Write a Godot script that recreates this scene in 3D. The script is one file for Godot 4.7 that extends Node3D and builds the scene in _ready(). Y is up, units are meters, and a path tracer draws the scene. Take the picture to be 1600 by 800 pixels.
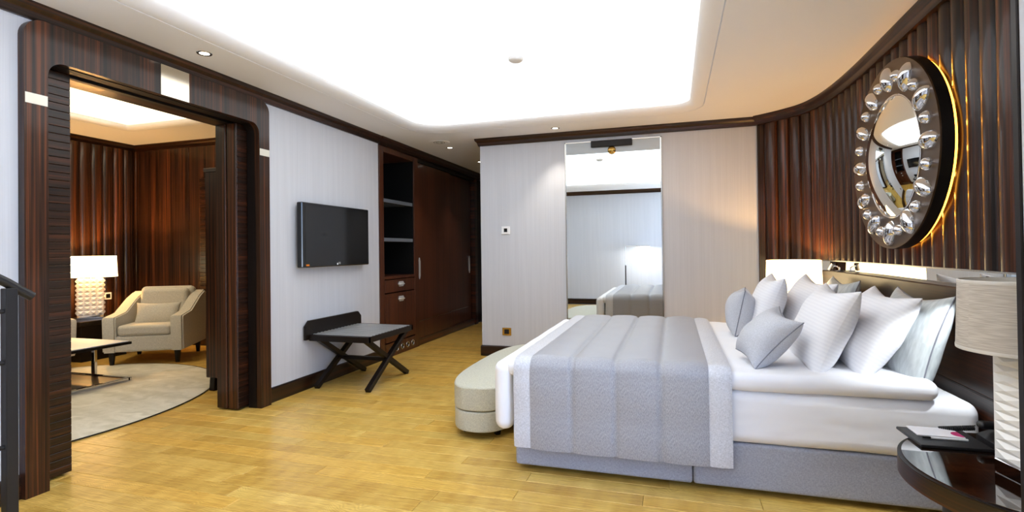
extends Node3D

# ------------------------------------------------------------------ mesh builder
class Mesher:
	var v := PackedVector3Array()
	var n := PackedVector3Array()
	var i := PackedInt32Array()
	var t := Transform3D.IDENTITY

	func tri(a: Vector3, b: Vector3, c: Vector3, na: Vector3, nb: Vector3, nc: Vector3) -> void:
		var k := v.size()
		v.append(t * a); v.append(t * b); v.append(t * c)
		n.append((t.basis * na).normalized()); n.append((t.basis * nb).normalized()); n.append((t.basis * nc).normalized())
		if (b - a).cross(c - a).dot(na + nb + nc) > 0.0:
			i.append(k); i.append(k + 2); i.append(k + 1)
		else:
			i.append(k); i.append(k + 1); i.append(k + 2)

	func quad(a: Vector3, b: Vector3, c: Vector3, d: Vector3, out: Vector3) -> void:
		var m := (b - a).cross(c - a)
		if m.length() < 1e-12:
			m = (c - a).cross(d - a)
		m = m.normalized()
		if m.dot(out) < 0.0:
			m = -m
		tri(a, b, c, m, m, m)
		tri(a, c, d, m, m, m)

	func box(lo: Vector3, hi: Vector3, c := 0.0) -> Mesher:
		var o := (lo + hi) * 0.5
		var h := (hi - lo) * 0.5
		h = Vector3(absf(h.x), absf(h.y), absf(h.z))
		c = minf(c, minf(h.x, minf(h.y, h.z)) * 0.9)
		for ax in 3:
			var b1 := (ax + 1) % 3
			var b2 := (ax + 2) % 3
			for s in [-1.0, 1.0]:
				var q := []
				for w in [[-1, -1], [1, -1], [1, 1], [-1, 1]]:
					var p := Vector3.ZERO
					p[ax] = s * h[ax]
					p[b1] = w[0] * (h[b1] - c)
					p[b2] = w[1] * (h[b2] - c)
					q.append(o + p)
				var out := Vector3.ZERO
				out[ax] = s
				quad(q[0], q[1], q[2], q[3], out)
				if c > 0.0:
					for s2 in [-1.0, 1.0]:
						var e := []
						for w in [[0, -1], [0, 1], [1, 1], [1, -1]]:
							var p := Vector3.ZERO
							p[ax] = s * (h[ax] - (c if w[0] == 1 else 0.0))
							p[b1] = s2 * (h[b1] - (0.0 if w[0] == 1 else c))
							p[b2] = w[1] * (h[b2] - c)
							e.append(o + p)
						var oo := Vector3.ZERO
						oo[ax] = s
						oo[b1] = s2
						quad(e[0], e[1], e[2], e[3], oo)
		if c > 0.0:
			for sx in [-1.0, 1.0]:
				for sy in [-1.0, 1.0]:
					for sz in [-1.0, 1.0]:
						var s := Vector3(sx, sy, sz)
						var m := s.normalized()
						tri(o + s * (h - Vector3(0, c, c)), o + s * (h - Vector3(c, 0, c)), o + s * (h - Vector3(c, c, 0)), m, m, m)
		return self

	# beam of rectangular section between two points
	func beam(a: Vector3, b: Vector3, w: float, d: float, side: Vector3, c := 0.003) -> Mesher:
		var y := (b - a).normalized()
		var x := (side - y * side.dot(y)).normalized()
		var z := x.cross(y)
		var keep := t
		t = t * Transform3D(Basis(x, y, z), (a + b) * 0.5)
		box(Vector3(-w / 2, -a.distance_to(b) / 2, -d / 2), Vector3(w / 2, a.distance_to(b) / 2, d / 2), c)
		t = keep
		return self

	# polygon in the plane (o, ux, uy) pushed along dep
	func prism(poly: PackedVector2Array, o: Vector3, ux: Vector3, uy: Vector3, dep: Vector3, smooth := false) -> Mesher:
		var area := 0.0
		var k := poly.size()
		for j in k:
			area += poly[j].cross(poly[(j + 1) % k])
		var s := signf(area)
		var ids := Geometry2D.triangulate_polygon(poly)
		var dn := dep.normalized()
		for j in range(0, ids.size(), 3):
			var a := o + ux * poly[ids[j]].x + uy * poly[ids[j]].y
			var b := o + ux * poly[ids[j + 1]].x + uy * poly[ids[j + 1]].y
			var c := o + ux * poly[ids[j + 2]].x + uy * poly[ids[j + 2]].y
			tri(a, b, c, -dn, -dn, -dn)
			tri(a + dep, b + dep, c + dep, dn, dn, dn)
		var en := []
		for j in k:
			var e := poly[(j + 1) % k] - poly[j]
			en.append(Vector2(e.y, -e.x).normalized() * s)
		for j in k:
			var p := poly[j]
			var q := poly[(j + 1) % k]
			var n0: Vector2 = en[j]
			var n1: Vector2 = en[j]
			if smooth:
				if en[j].dot(en[(j - 1 + k) % k]) > 0.75:
					n0 = (en[j] + en[(j - 1 + k) % k]).normalized()
				if en[j].dot(en[(j + 1) % k]) > 0.75:
					n1 = (en[j] + en[(j + 1) % k]).normalized()
			var a := o + ux * p.x + uy * p.y
			var b := o + ux * q.x + uy * q.y
			var m0 := ux * n0.x + uy * n0.y
			var m1 := ux * n1.x + uy * n1.y
			tri(a, b, b + dep, m0, m1, m1)
			tri(a, b + dep, a + dep, m0, m1, m0)
		return self

	# rows of points joined as a smooth sheet; flip turns the normals over
	func grid(p: Array, wrap_i := false, wrap_j := false, flip := false) -> Mesher:
		var ni := p.size()
		var nj: int = p[0].size()
		var nn := []
		for a in ni:
			var row := PackedVector3Array()
			for b in nj:
				var a0 := (a - 1 + ni) % ni if wrap_i else maxi(a - 1, 0)
				var a1 := (a + 1) % ni if wrap_i else mini(a + 1, ni - 1)
				var b0 := (b - 1 + nj) % nj if wrap_j else maxi(b - 1, 0)
				var b1 := (b + 1) % nj if wrap_j else mini(b + 1, nj - 1)
				var m: Vector3 = (p[a1][b] - p[a0][b]).cross(p[a][b1] - p[a][b0])
				if m.length() < 1e-14:
					m = (p[a1][b1] - p[a0][b0]).cross(p[a0][b1] - p[a1][b0])
				m = m.normalized()
				row.append(-m if flip else m)
			nn.append(row)
		for a in (ni if wrap_i else ni - 1):
			for b in (nj if wrap_j else nj - 1):
				var c := (a + 1) % ni
				var d := (b + 1) % nj
				tri(p[a][b], p[c][b], p[c][d], nn[a][b], nn[c][b], nn[c][d])
				tri(p[a][b], p[c][d], p[a][d], nn[a][b], nn[c][d], nn[a][d])
		return self

	func tube(path: Array, r: float, seg := 10, closed := false) -> Mesher:
		var rows := []
		var k := path.size()
		var up := Vector3(0.31, 0.9, 0.29)
		var first := Vector3.ZERO
		var last := Vector3.ZERO
		for j in k:
			var a: Vector3 = path[(j - 1 + k) % k] if closed else path[maxi(j - 1, 0)]
			var b: Vector3 = path[(j + 1) % k] if closed else path[mini(j + 1, k - 1)]
			var d := (b - a).normalized()
			var x := (up - d * up.dot(d)).normalized()
			up = x
			var y := d.cross(x)
			var row := PackedVector3Array()
			for s in seg:
				row.append(path[j] + (x * cos(TAU * s / seg) + y * sin(TAU * s / seg)) * r)
			rows.append(row)
			if j == 0: first = -d
			if j == k - 1: last = d
		grid(rows, closed, true, true)
		if not closed:
			for s in seg:
				tri(path[0], rows[0][s], rows[0][(s + 1) % seg], first, first, first)
				tri(path[k - 1], rows[k - 1][s], rows[k - 1][(s + 1) % seg], last, last, last)
		return self

	# profile of (radius, height) turned about the y axis
	func lathe(prof: Array, seg := 32, o := Vector3.ZERO, sz := 1.0) -> Mesher:
		var k := prof.size()
		var sn := []
		for j in k - 1:
			var d: Vector2 = prof[j + 1] - prof[j]
			sn.append(Vector2(d.y, -d.x).normalized())
		for j in k - 1:
			var n0: Vector2 = sn[j]
			var n1: Vector2 = sn[j]
			if j > 0 and sn[j].dot(sn[j - 1]) > 0.6: n0 = (sn[j] + sn[j - 1]).normalized()
			if j < k - 2 and sn[j].dot(sn[j + 1]) > 0.6: n1 = (sn[j] + sn[j + 1]).normalized()
			for s in seg:
				var a0 := TAU * s / seg
				var a1 := TAU * (s + 1) / seg
				var c0 := Vector3(cos(a0), 0, sin(a0) * sz)
				var c1 := Vector3(cos(a1), 0, sin(a1) * sz)
				var e0 := Vector3(cos(a0), 0, sin(a0) / sz).normalized()
				var e1 := Vector3(cos(a1), 0, sin(a1) / sz).normalized()
				var A: Vector3 = o + c0 * prof[j].x + Vector3.UP * prof[j].y
				var B: Vector3 = o + c1 * prof[j].x + Vector3.UP * prof[j].y
				var C: Vector3 = o + c1 * prof[j + 1].x + Vector3.UP * prof[j + 1].y
				var D: Vector3 = o + c0 * prof[j + 1].x + Vector3.UP * prof[j + 1].y
				var nA := e0 * n0.x + Vector3.UP * n0.y
				var nB := e1 * n0.x + Vector3.UP * n0.y
				var nC := e1 * n1.x + Vector3.UP * n1.y
				var nD := e0 * n1.x + Vector3.UP * n1.y
				if prof[j].x > 1e-6: tri(A, B, C, nA, nB, nC)
				if prof[j + 1].x > 1e-6: tri(A, C, D, nA, nC, nD)
		return self

	# closed profile of (offset to the inside, height) swept along a path of (x, z) points
	func sweep(path: Array, prof: Array) -> Mesher:
		var k := path.size()
		var sd := []
		for j in k - 1:
			var d: Vector2 = (path[j + 1] - path[j]).normalized()
			sd.append(Vector2(-d.y, d.x))
		var area := 0.0
		var m := prof.size()
		for j in m:
			area += prof[j].cross(prof[(j + 1) % m])
		var at := func(j: int, q: Vector2) -> Vector3:
			var nn: Vector2
			if j == 0: nn = sd[0]
			elif j == k - 1: nn = sd[k - 2]
			else:
				nn = (sd[j - 1] + sd[j]).normalized()
				nn /= maxf(nn.dot(sd[j]), 0.3)
			var p: Vector2 = path[j] + nn * q.x
			return Vector3(p.x, q.y, p.y)
		for j in k - 1:
			var w0: Vector2 = sd[j]
			var w1: Vector2 = sd[j]
			if j > 0 and sd[j - 1].dot(sd[j]) > 0.85: w0 = (sd[j - 1] + sd[j]).normalized()
			if j < k - 2 and sd[j + 1].dot(sd[j]) > 0.85: w1 = (sd[j + 1] + sd[j]).normalized()
			for e in m:
				var a: Vector2 = prof[e]
				var b: Vector2 = prof[(e + 1) % m]
				var pn := Vector2(b.y - a.y, a.x - b.x).normalized() * signf(area)
				var n0 := Vector3(w0.x * pn.x, pn.y, w0.y * pn.x)
				var n1 := Vector3(w1.x * pn.x, pn.y, w1.y * pn.x)
				var A: Vector3 = at.call(j, a)
				var B: Vector3 = at.call(j + 1, a)
				var C: Vector3 = at.call(j + 1, b)
				var D: Vector3 = at.call(j, b)
				tri(A, B, C, n0, n1, n1)
				tri(A, C, D, n0, n1, n0)
		var ids := Geometry2D.triangulate_polygon(PackedVector2Array(prof))
		for j in range(0, ids.size(), 3):
			for end in [0, k - 1]:
				var dd: Vector2 = (path[0] - path[1]).normalized() if end == 0 else (path[k - 1] - path[k - 2]).normalized()
				var o := Vector3(dd.x, 0, dd.y)
				tri(at.call(end, prof[ids[j]]), at.call(end, prof[ids[j + 1]]), at.call(end, prof[ids[j + 2]]), o, o, o)
		return self

	# box with rounded edges; bend(point) may move the points afterwards
	func rbox(o: Vector3, size: Vector3, r: float, seg := 8, bend: Variant = null) -> Mesher:
		var h := size * 0.5
		r = minf(r, minf(h.x, minf(h.y, h.z)) * 0.98)
		for ax in 3:
			var b1 := (ax + 1) % 3
			var b2 := (ax + 2) % 3
			for s in [-1.0, 1.0]:
				var pts := []
				var nor := []
				var g1 := ticks(h[b1], r, seg)
				var g2 := ticks(h[b2], r, seg)
				for u in g1:
					var row := PackedVector3Array()
					var rn := PackedVector3Array()
					for w in g2:
						var p := Vector3.ZERO
						p[ax] = s * h[ax]; p[b1] = u; p[b2] = w
						var q := p.clamp(-(h - Vector3.ONE * r), h - Vector3.ONE * r)
						var d := (p - q).normalized()
						row.append(o + q + d * r)
						rn.append(d)
					pts.append(row)
					nor.append(rn)
				if bend != null:
					for row_i in pts.size():
						for col in pts[row_i].size():
							var p: Vector3 = pts[row_i][col]
							var d: Vector3 = nor[row_i][col]
							var x := d.cross(Vector3(0.37, 0.61, 0.7)).normalized()
							var y := d.cross(x)
							var c: Vector3 = bend.call(p)
							var m: Vector3 = (bend.call(p + x * 0.004) - c).cross(bend.call(p + y * 0.004) - c).normalized()
							nor[row_i][col] = m if m.dot(d) > 0.0 else -m
					for row_i in pts.size():
						for col in pts[row_i].size():
							pts[row_i][col] = bend.call(pts[row_i][col])
				for a in pts.size() - 1:
					for b in pts[0].size() - 1:
						tri(pts[a][b], pts[a + 1][b], pts[a + 1][b + 1], nor[a][b], nor[a + 1][b], nor[a + 1][b + 1])
						tri(pts[a][b], pts[a + 1][b + 1], pts[a][b + 1], nor[a][b], nor[a + 1][b + 1], nor[a][b + 1])
		return self

	func ticks(h: float, r: float, seg: int) -> Array:
		var g := []
		for k in 5:
			g.append(-h + r * (1.0 - cos(PI / 2 * k / 4.0)) if k > 0 else -h)
		g = []
		for k in 4:
			g.append(-h + r * k / 4.0)
		for k in seg + 1:
			g.append(-h + r + (2.0 * (h - r)) * k / seg)
		for k in range(1, 5):
			g.append(h - r + r * k / 4.0)
		return g

	func mesh() -> ArrayMesh:
		var a := []
		a.resize(Mesh.ARRAY_MAX)
		a[Mesh.ARRAY_VERTEX] = v
		a[Mesh.ARRAY_NORMAL] = n
		a[Mesh.ARRAY_INDEX] = i
		var m := ArrayMesh.new()
		m.add_surface_from_arrays(Mesh.PRIMITIVE_TRIANGLES, a)
		return m


# ------------------------------------------------------------------ scene helpers
var M := {}
var taken := {}

func numbered(called: String) -> String:
	var k: int = taken.get(called, 0)
	taken[called] = k + 1
	return called if k == 0 else "%s_%03d" % [called, k]

func tag(o: Node3D, label := "", category := "", group := "", kind := "") -> Node3D:
	if label: o.set_meta("label", label)
	if category: o.set_meta("category", category)
	if group: o.set_meta("group", group)
	if kind: o.set_meta("kind", kind)
	return o

func thing(called: String, label: String, category: String, at := Vector3.ZERO, group := "") -> Node3D:
	var o := Node3D.new()
	o.name = numbered(called)
	add_child(o)
	o.position = at
	tag(o, label, category, group)
	return o

func copy(o: Node3D, called: String, label: String, at: Vector3, turn := 0.0) -> Node3D:
	var c: Node3D = o.duplicate()
	c.name = numbered(called)
	add_child(c)
	c.position = at
	c.rotation.y = turn
	c.set_meta("label", label)
	return c

# a mesher that takes world points for a thing that stands elsewhere
func mk(o: Node3D = null) -> Mesher:
	var m := Mesher.new()
	if o: m.t = Transform3D(Basis(), -o.position)
	return m

func put(m: Mesher, called: String, mat: Material, parent: Node3D = self, label := "") -> MeshInstance3D:
	var o := MeshInstance3D.new()
	o.mesh = m.mesh()
	o.mesh.surface_set_material(0, mat)
	o.name = numbered(called) if parent == self else called
	parent.add_child(o, true)
	if label: o.set_meta("label", label)
	return o

func struct(m: Mesher, called: String, mat: Material, label: String, category: String) -> MeshInstance3D:
	var o := put(m, called, mat)
	tag(o, label, category, "", "structure")
	return o

func V(x: float, y: float, z: float) -> Vector3:
	return Vector3(x, y, z)

func noise(s: int, f: float, oct := 3) -> FastNoiseLite:
	var k := FastNoiseLite.new()
	k.seed = s
	k.frequency = f
	k.noise_type = FastNoiseLite.TYPE_SIMPLEX_SMOOTH
	k.fractal_octaves = oct
	return k

func picture(w: int, h: int, f: Callable) -> ImageTexture:
	var im := Image.create(w, h, false, Image.FORMAT_RGB8)
	for y in h:
		for x in w:
			im.set_pixel(x, y, f.call(x, y))
	return ImageTexture.create_from_image(im)

func mat(c: Color, rough := 0.6, metal := 0.0) -> StandardMaterial3D:
	var m := StandardMaterial3D.new()
	m.albedo_color = c
	m.roughness = rough
	m.metallic = metal
	return m

func tri_mat(tex: Texture2D, scale: Vector3, rough := 0.6, world := true, offset := Vector3.ZERO, tint := Color.WHITE) -> StandardMaterial3D:
	var m := mat(tint, rough)
	m.albedo_texture = tex
	m.uv1_triplanar = true
	m.uv1_world_triplanar = world
	m.uv1_triplanar_sharpness = 8.0
	m.uv1_scale = scale
	m.uv1_offset = offset
	return m

func glow(c: Color, e: float) -> StandardMaterial3D:
	var m := mat(c, 0.8)
	m.emission_enabled = true
	m.emission = c
	m.emission_energy_multiplier = e
	return m

func arc(c: Vector2, r: float, a0: float, a1: float, k := 8) -> Array:
	var out := []
	for j in k + 1:
		var a := deg_to_rad(lerpf(a0, a1, float(j) / k))
		out.append(c + Vector2(cos(a), sin(a)) * r)
	return out

# loop of a rectangle with rounded corners in (x, z), pulled inwards by d
func round_loop(x0: float, x1: float, z0: float, z1: float, r: Array, d := 0.0, k := 10) -> Array:
	var o := []
	o += arc(Vector2(x1 - r[0], z1 - r[0]), maxf(r[0] - d, 0.01), 0, 90, k)
	o += arc(Vector2(x0 + r[1], z1 - r[1]), maxf(r[1] - d, 0.01), 90, 180, k)
	o += arc(Vector2(x0 + r[2], z0 + r[2]), maxf(r[2] - d, 0.01), 180, 270, k)
	o += arc(Vector2(x1 - r[3], z0 + r[3]), maxf(r[3] - d, 0.01), 270, 360, k)
	return o

func omni(called: String, at: Vector3, c: Color, e: float, size: float, parent: Node3D = self) -> void:
	var l := OmniLight3D.new()
	l.name = called
	l.light_color = c
	l.light_energy = e
	l.light_size = size
	l.omni_range = 14.0
	l.omni_attenuation = 2.0
	l.shadow_enabled = true
	parent.add_child(l, true)
	l.position = at

func area(called: String, at: Vector3, size: Vector2, c: Color, e: float, turn: Vector3, parent: Node3D = self) -> void:
	var l := AreaLight3D.new()
	l.name = called
	l.light_color = c
	l.light_energy = e
	l.area_size = size
	l.area_normalize_energy = true
	l.area_range = 14.0
	l.area_attenuation = 2.0
	l.shadow_enabled = true
	parent.add_child(l, true)
	l.position = at
	l.rotation_degrees = turn

func spot(called: String, at: Vector3, to: Vector3, c: Color, e: float, angle: float, size: float, parent: Node3D = self) -> void:
	var l := SpotLight3D.new()
	l.name = called
	l.light_color = c
	l.light_energy = e
	l.light_size = size
	l.spot_range = 14.0
	l.spot_attenuation = 2.0
	l.spot_angle = angle
	l.spot_angle_attenuation = 0.6
	l.shadow_enabled = true
	parent.add_child(l, true)
	l.position = at
	var d := to - at
	l.basis = Basis.looking_at(d, Vector3.UP if absf(d.normalized().y) < 0.95 else Vector3.RIGHT)

# ------------------------------------------------------------------ the room's numbers (metres)
const CEIL := 2.70
const XL := -3.38       # face of the left wall
const ZB := -6.166      # face of the wall with the tall mirror
const ZF := 0.28        # face of the wall behind the camera
const XN := 0.95        # face of the wall beside the night table
const LCEIL := 2.95     # ceiling of the sitting room
const LX := -7.75
const LZ := -5.90
var right_path := []    # plan of the curved, reeded wall, from the tall mirror's wall to the camera

func _ready() -> void:
	# camera
	var cam := Camera3D.new()
	cam.name = "camera"
	add_child(cam)
	cam.position = V(0, 1.30, 0)
	cam.rotation_degrees = V(0.545, 17.097, -0.720)
	cam.near = 0.05
	cam.far = 60.0
	cam.projection = Camera3D.PROJECTION_FRUSTUM
	cam.size = 800.0 / 820.55 * cam.near
	cam.frustum_offset = Vector2(0, -15.98 / 820.55 * cam.near)
	cam.current = true
	# sky, exposure
	var env := Environment.new()
	env.background_mode = Environment.BG_SKY
	env.sky = Sky.new()
	var sm := ProceduralSkyMaterial.new()
	sm.sky_top_color = Color(0.45, 0.62, 0.9)
	sm.sky_horizon_color = Color(0.78, 0.86, 0.95)
	sm.ground_bottom_color = Color(0.62, 0.66, 0.72)
	sm.ground_horizon_color = Color(0.72, 0.78, 0.86)
	sm.sky_energy_multiplier = 3.0
	sm.ground_energy_multiplier = 4.2
	env.sky.sky_material = sm
	env.tonemap_mode = Environment.TONE_MAPPER_LINEAR
	env.tonemap_exposure = 1.0
	env.sdfgi_enabled = true
	env.ssao_enabled = true
	env.ssil_enabled = true
	var we := WorldEnvironment.new()
	we.name = "world_environment"
	we.environment = env
	add_child(we)
	# the large lamps: the lit ceiling fields of the bedroom and of the sitting room
	area("ceiling_field_light", V(-1.30, 2.757, -3.05), Vector2(2.75, 4.7), Color(0.90, 0.955, 1.0), 3.8, V(-90, 0, 0))
	area("sitting_room_field_light", V(-6.16, 3.007, -3.2), Vector2(1.2, 3.4), Color(1.0, 0.94, 0.82), 5.0, V(-90, 0, 0))

	materials()
	plan()
	shell()
	floor_planks()
	trims()
	ceilings()
	reeded_wall()
	portal()
	wardrobe()
	sitting_room()
	bed()
	ottoman()
	luggage_bench()
	television()
	wall_mirror()
	oval_mirror()
	night_tables()
	railing()
	floor_lamp()
	small_things()

# ------------------------------------------------------------------ materials
func materials() -> void:
	var a := noise(11, 0.02, 4)
	var b := noise(12, 0.006, 3)
	var c := noise(13, 0.09, 2)
	# streaked ebony veneer: x across the grain, y along it
	var dark := Color8(22, 13, 9)
	var mid := Color8(66, 39, 25)
	var red := Color8(122, 68, 38)
	var ebony_f := func(x: int, y: int) -> Color:
		var u := float(x) * 1.0
		var w := float(y)
		var s := a.get_noise_2d(u * 3.2 + b.get_noise_2d(u, w * 0.6) * 10.0, w * 0.10) * 0.9
		s += c.get_noise_2d(u * 3.4, w * 0.05) * 0.55
		s += b.get_noise_2d(u * 1.5, w * 0.12) * 0.7
		var k := clampf(0.5 + s * 0.75, 0.0, 1.0)
		return dark.lerp(mid, clampf(k * 2.0, 0, 1)).lerp(red, clampf(k * 2.0 - 1.0, 0, 1))
	var ebony := picture(512, 512, ebony_f)
	var ebony_across := picture(512, 512, func(x: int, y: int) -> Color: return ebony_f.call(y, x))
	var maho := picture(512, 512, func(x: int, y: int) -> Color:
		var s := a.get_noise_2d(x * 2.4 + b.get_noise_2d(x, y * 0.6) * 10.0, y * 0.10) * 0.6 + c.get_noise_2d(x * 3.4, y * 0.05) * 0.35 + b.get_noise_2d(x * 0.8, y * 0.12) * 0.6
		return Color8(52, 27, 17).lerp(Color8(100, 53, 31), clampf(0.5 + s * 0.8, 0.0, 1.0)))
	M.ebony = tri_mat(ebony, V(1.1, 0.31, 1.1), 0.40, true, Vector3.ZERO, Color(0.82, 0.79, 0.74))
	M.ebony_h = tri_mat(ebony_across, V(0.31, 2.2, 0.31), 0.32, true, Vector3.ZERO, Color(0.62, 0.58, 0.54))
	M.mahogany = tri_mat(maho, V(1.0, 0.31, 0.9), 0.32)
	M.mahogany_h = tri_mat(ebony_across, V(0.3, 2.0, 0.3), 0.32, true, V(0.37, 0, 0.21), Color(0.9, 0.74, 0.66))
	for k in ["ebony", "mahogany"]:
		M[k].clearcoat_enabled = true
		M[k].clearcoat = 0.3
		M[k].clearcoat_roughness = 0.1
		M[k].metallic_specular = 0.36
	M.black_wood = mat(Color8(22, 15, 12), 0.4)
	M.black_wood.metallic_specular = 0.35
	M.table_top = tri_mat(ebony_across, V(1.2, 1.2, 1.2), 0.3, true, Vector3.ZERO, Color(0.55, 0.5, 0.46))
	M.table_top.clearcoat_enabled = true
	M.table_top.clearcoat = 1.0
	M.table_top.clearcoat_roughness = 0.0
	M.table_top.roughness = 0.04
	M.table_top.metallic_specular = 1.0
	# wallpaper: fine upright threads
	var wp := picture(512, 256, func(x: int, y: int) -> Color:
		var s := c.get_noise_2d(x * 4.0, y * 0.06) * 0.5 + c.get_noise_2d(x * 9.0 + 300.0, y * 0.12) * 0.35 + b.get_noise_2d(x * 2.0, y * 1.0) * 0.25
		return Color(0.80, 0.805, 0.825).lerp(Color(0.745, 0.75, 0.772), clampf(0.5 + s, 0, 1)))
	M.wallpaper = tri_mat(wp, V(1.4, 0.31, 1.4), 0.75)
	M.ceiling = mat(Color(0.95, 0.95, 0.955), 0.85)
	# oak: eight strips of grain, one below the other
	var o1 := noise(21, 0.008, 3)
	var o2 := noise(22, 0.05, 3)
	var o3 := noise(23, 0.35, 2)
	var light := Color8(230, 197, 110)
	var dk := Color8(160, 116, 40)
	var oak := picture(1024, 512, func(x: int, y: int) -> Color:
		var strip := int(y / 64.0)
		var w := (y % 64) / 64.0 - 0.5
		var u := float(x)
		var cath := o1.get_noise_2d(u * 0.55, strip * 531.0 + w * 40.0)
		var bend_ := cath * (7.0 if strip % 3 == 0 else 3.0)
		var ring := sin((w * (9.0 + strip % 4 * 3.0) + bend_) * TAU * 0.8)
		var g := 0.30 + 0.12 * ring + 0.55 * o2.get_noise_2d(u * 0.06, y * 9.0 + strip * 97.0) + 0.40 * o3.get_noise_2d(u * 0.035, y * 2.3)
		g += 0.25 * o1.get_noise_2d(u * 1.2 + strip * 77.0, strip * 311.0)
		return light.lerp(dk, clampf(g, 0.0, 1.0)))
	var tints := [Color(1, 1, 1), Color(0.97, 0.95, 0.92), Color(1.0, 0.98, 0.95), Color(0.93, 0.9, 0.84), Color(1.0, 0.97, 0.9), Color(0.96, 0.96, 0.95), Color(1.0, 0.96, 0.88), Color(0.98, 0.97, 0.96)]
	for k in 8:
		M["oak%d" % k] = tri_mat(oak, V(1.0 / 1.45, 1.0, 1.0 / 0.96), 0.28, false, V(0.02 + 0.019 * k, 0, 0.125 * k), tints[k])
	M.groove = mat(Color8(92, 62, 30), 0.8)
	# fabrics
	var f1 := noise(31, 0.25, 2)
	var f2 := noise(32, 0.9, 1)
	var shot := picture(256, 256, func(x: int, y: int) -> Color:
		var s := f2.get_noise_2d(x * 0.6, y * 0.25) * 0.6 + f1.get_noise_2d(x * 0.5, y * 0.2) * 0.45
		return Color8(122, 122, 128).lerp(Color8(192, 192, 197), clampf(0.45 + s, 0, 1)))
	M.runner = tri_mat(shot, V(8.0, 4.0, 8.0), 0.45)
	M.runner.rim_enabled = true
	M.runner.rim = 0.4
	var weave := picture(256, 256, func(x: int, y: int) -> Color:
		var s := f2.get_noise_2d(x * 1.0, y * 0.12) * 0.3 + f2.get_noise_2d(x * 0.12 + 99.0, y * 1.0) * 0.3
		var g := clampf(0.86 + s * 0.22, 0, 1)
		return Color(g, g, g))
	M.divan = tri_mat(weave, V(2.5, 2.5, 2.5), 0.85, true, Vector3.ZERO, Color8(184, 187, 200))
	M.border = tri_mat(weave, V(2.5, 2.5, 2.5), 0.5, true, Vector3.ZERO, Color8(232, 233, 240))
	M.linen = mat(Color8(236, 236, 240), 0.8)
	var stripes := picture(8, 256, func(_x: int, y: int) -> Color:
		return Color8(238, 238, 242) if (y / 4) % 2 == 0 else Color8(233, 233, 238))
	M.pillowcase = tri_mat(stripes, V(1.6, 1.6, 1.6), 0.7, false)
	M.grey_cushion = tri_mat(weave, V(4, 4, 4), 0.6, false, Vector3.ZERO, Color8(222, 224, 232))
	M.piping = mat(Color8(120, 122, 132), 0.6)
	var satin := picture(256, 256, func(x: int, y: int) -> Color:
		var s := f1.get_noise_2d(x * 0.35, y * 0.08) * 0.5
		return Color8(168, 174, 176).lerp(Color8(206, 212, 212), clampf(0.5 + s, 0, 1)))
	M.silver_cushion = tri_mat(satin, V(2, 2, 2), 0.42, false)
	M.ottoman = tri_mat(weave, V(2.2, 2.2, 2.2), 0.6, true, Vector3.ZERO, Color8(222, 221, 204))
	M.velvet = tri_mat(weave, V(2.0, 2.0, 2.0), 0.8, false, Vector3.ZERO, Color8(222, 214, 194))
	M.velvet.rim_enabled = true
	M.velvet.rim = 0.3
	var r1 := noise(41, 0.012, 4)
	var r2 := noise(42, 0.5, 1)
	var rug := picture(512, 512, func(x: int, y: int) -> Color:
		var w := r1.get_noise_2d(x * 1.0, y * 1.0) * 90.0
		var s := r1.get_noise_2d(x * 0.7 + w, y * 2.2 + w * 0.6) * 0.9 + r2.get_noise_2d(x, y) * 0.18
		return Color8(196, 190, 168).lerp(Color8(222, 216, 198), clampf(0.5 + s, 0, 1)))
	M.rug = tri_mat(rug, V(0.33, 0.33, 0.33), 0.95)
	# shade cloth: level threads
	var thread := noise(51, 0.7, 1)
	var cords := picture(64, 256, func(x: int, y: int) -> Color:
		var s := thread.get_noise_2d(x * 0.10, y * 1.0) * 0.5
		return Color8(206, 198, 186).lerp(Color8(168, 158, 146), clampf(0.5 + s * 1.4, 0, 1)))
	M.shade = tri_mat(cords, V(2.5, 3.0, 2.5), 0.8, false)
	M.shade_inside = mat(Color8(226, 220, 208), 0.8)
	M.shade_lit = glow(Color(1.0, 0.89, 0.68), 4.0)
	M.shade_rim = mat(Color8(214, 210, 204), 0.7)
	M.ceramic = mat(Color8(238, 236, 232), 0.25)
	M.ceramic.clearcoat_enabled = true
	M.ceramic.clearcoat = 0.6
	M.chrome = mat(Color(0.86, 0.86, 0.87), 0.06, 1.0)
	M.steel = mat(Color(0.72, 0.71, 0.69), 0.22, 1.0)
	M.bright_metal = mat(Color(0.93, 0.93, 0.93), 0.3, 0.6)
	M.slat_metal = mat(Color(0.88, 0.88, 0.87), 0.3, 0.6)
	M.brass = mat(Color(0.80, 0.66, 0.36), 0.2, 1.0)
	M.mirror = mat(Color(0.92, 0.94, 0.94), 0.0, 1.0)
	M.inlay = mat(Color(0.83, 0.80, 0.74), 0.12, 1.0)
	M.inlay_light = mat(Color(0.86, 0.84, 0.78), 0.35, 0.3)
	M.bronze = mat(Color(0.33, 0.25, 0.18), 0.34, 0.7)
	M.black = mat(Color8(10, 10, 11), 0.4)
	M.black_gloss = mat(Color8(12, 13, 15), 0.12)
	M.screen = mat(Color8(20, 22, 25), 0.10)
	M.white_plastic = mat(Color8(236, 236, 236), 0.4)
	M.paper = mat(Color8(242, 240, 244), 0.8)
	M.pink = mat(Color8(196, 40, 110), 0.6)
	M.leather = mat(Color8(20, 19, 22), 0.42)
	M.frost = mat(Color8(176, 184, 190), 0.35)
	M.iron = mat(Color8(34, 32, 32), 0.42, 0.3)
	M.outlet_brass = mat(Color(0.78, 0.65, 0.34), 0.15, 1.0)
	M.glass_shelf = mat(Color8(104, 110, 120), 0.2)
	M.field = glow(Color(0.98, 0.99, 1.0), 1.2)
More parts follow.
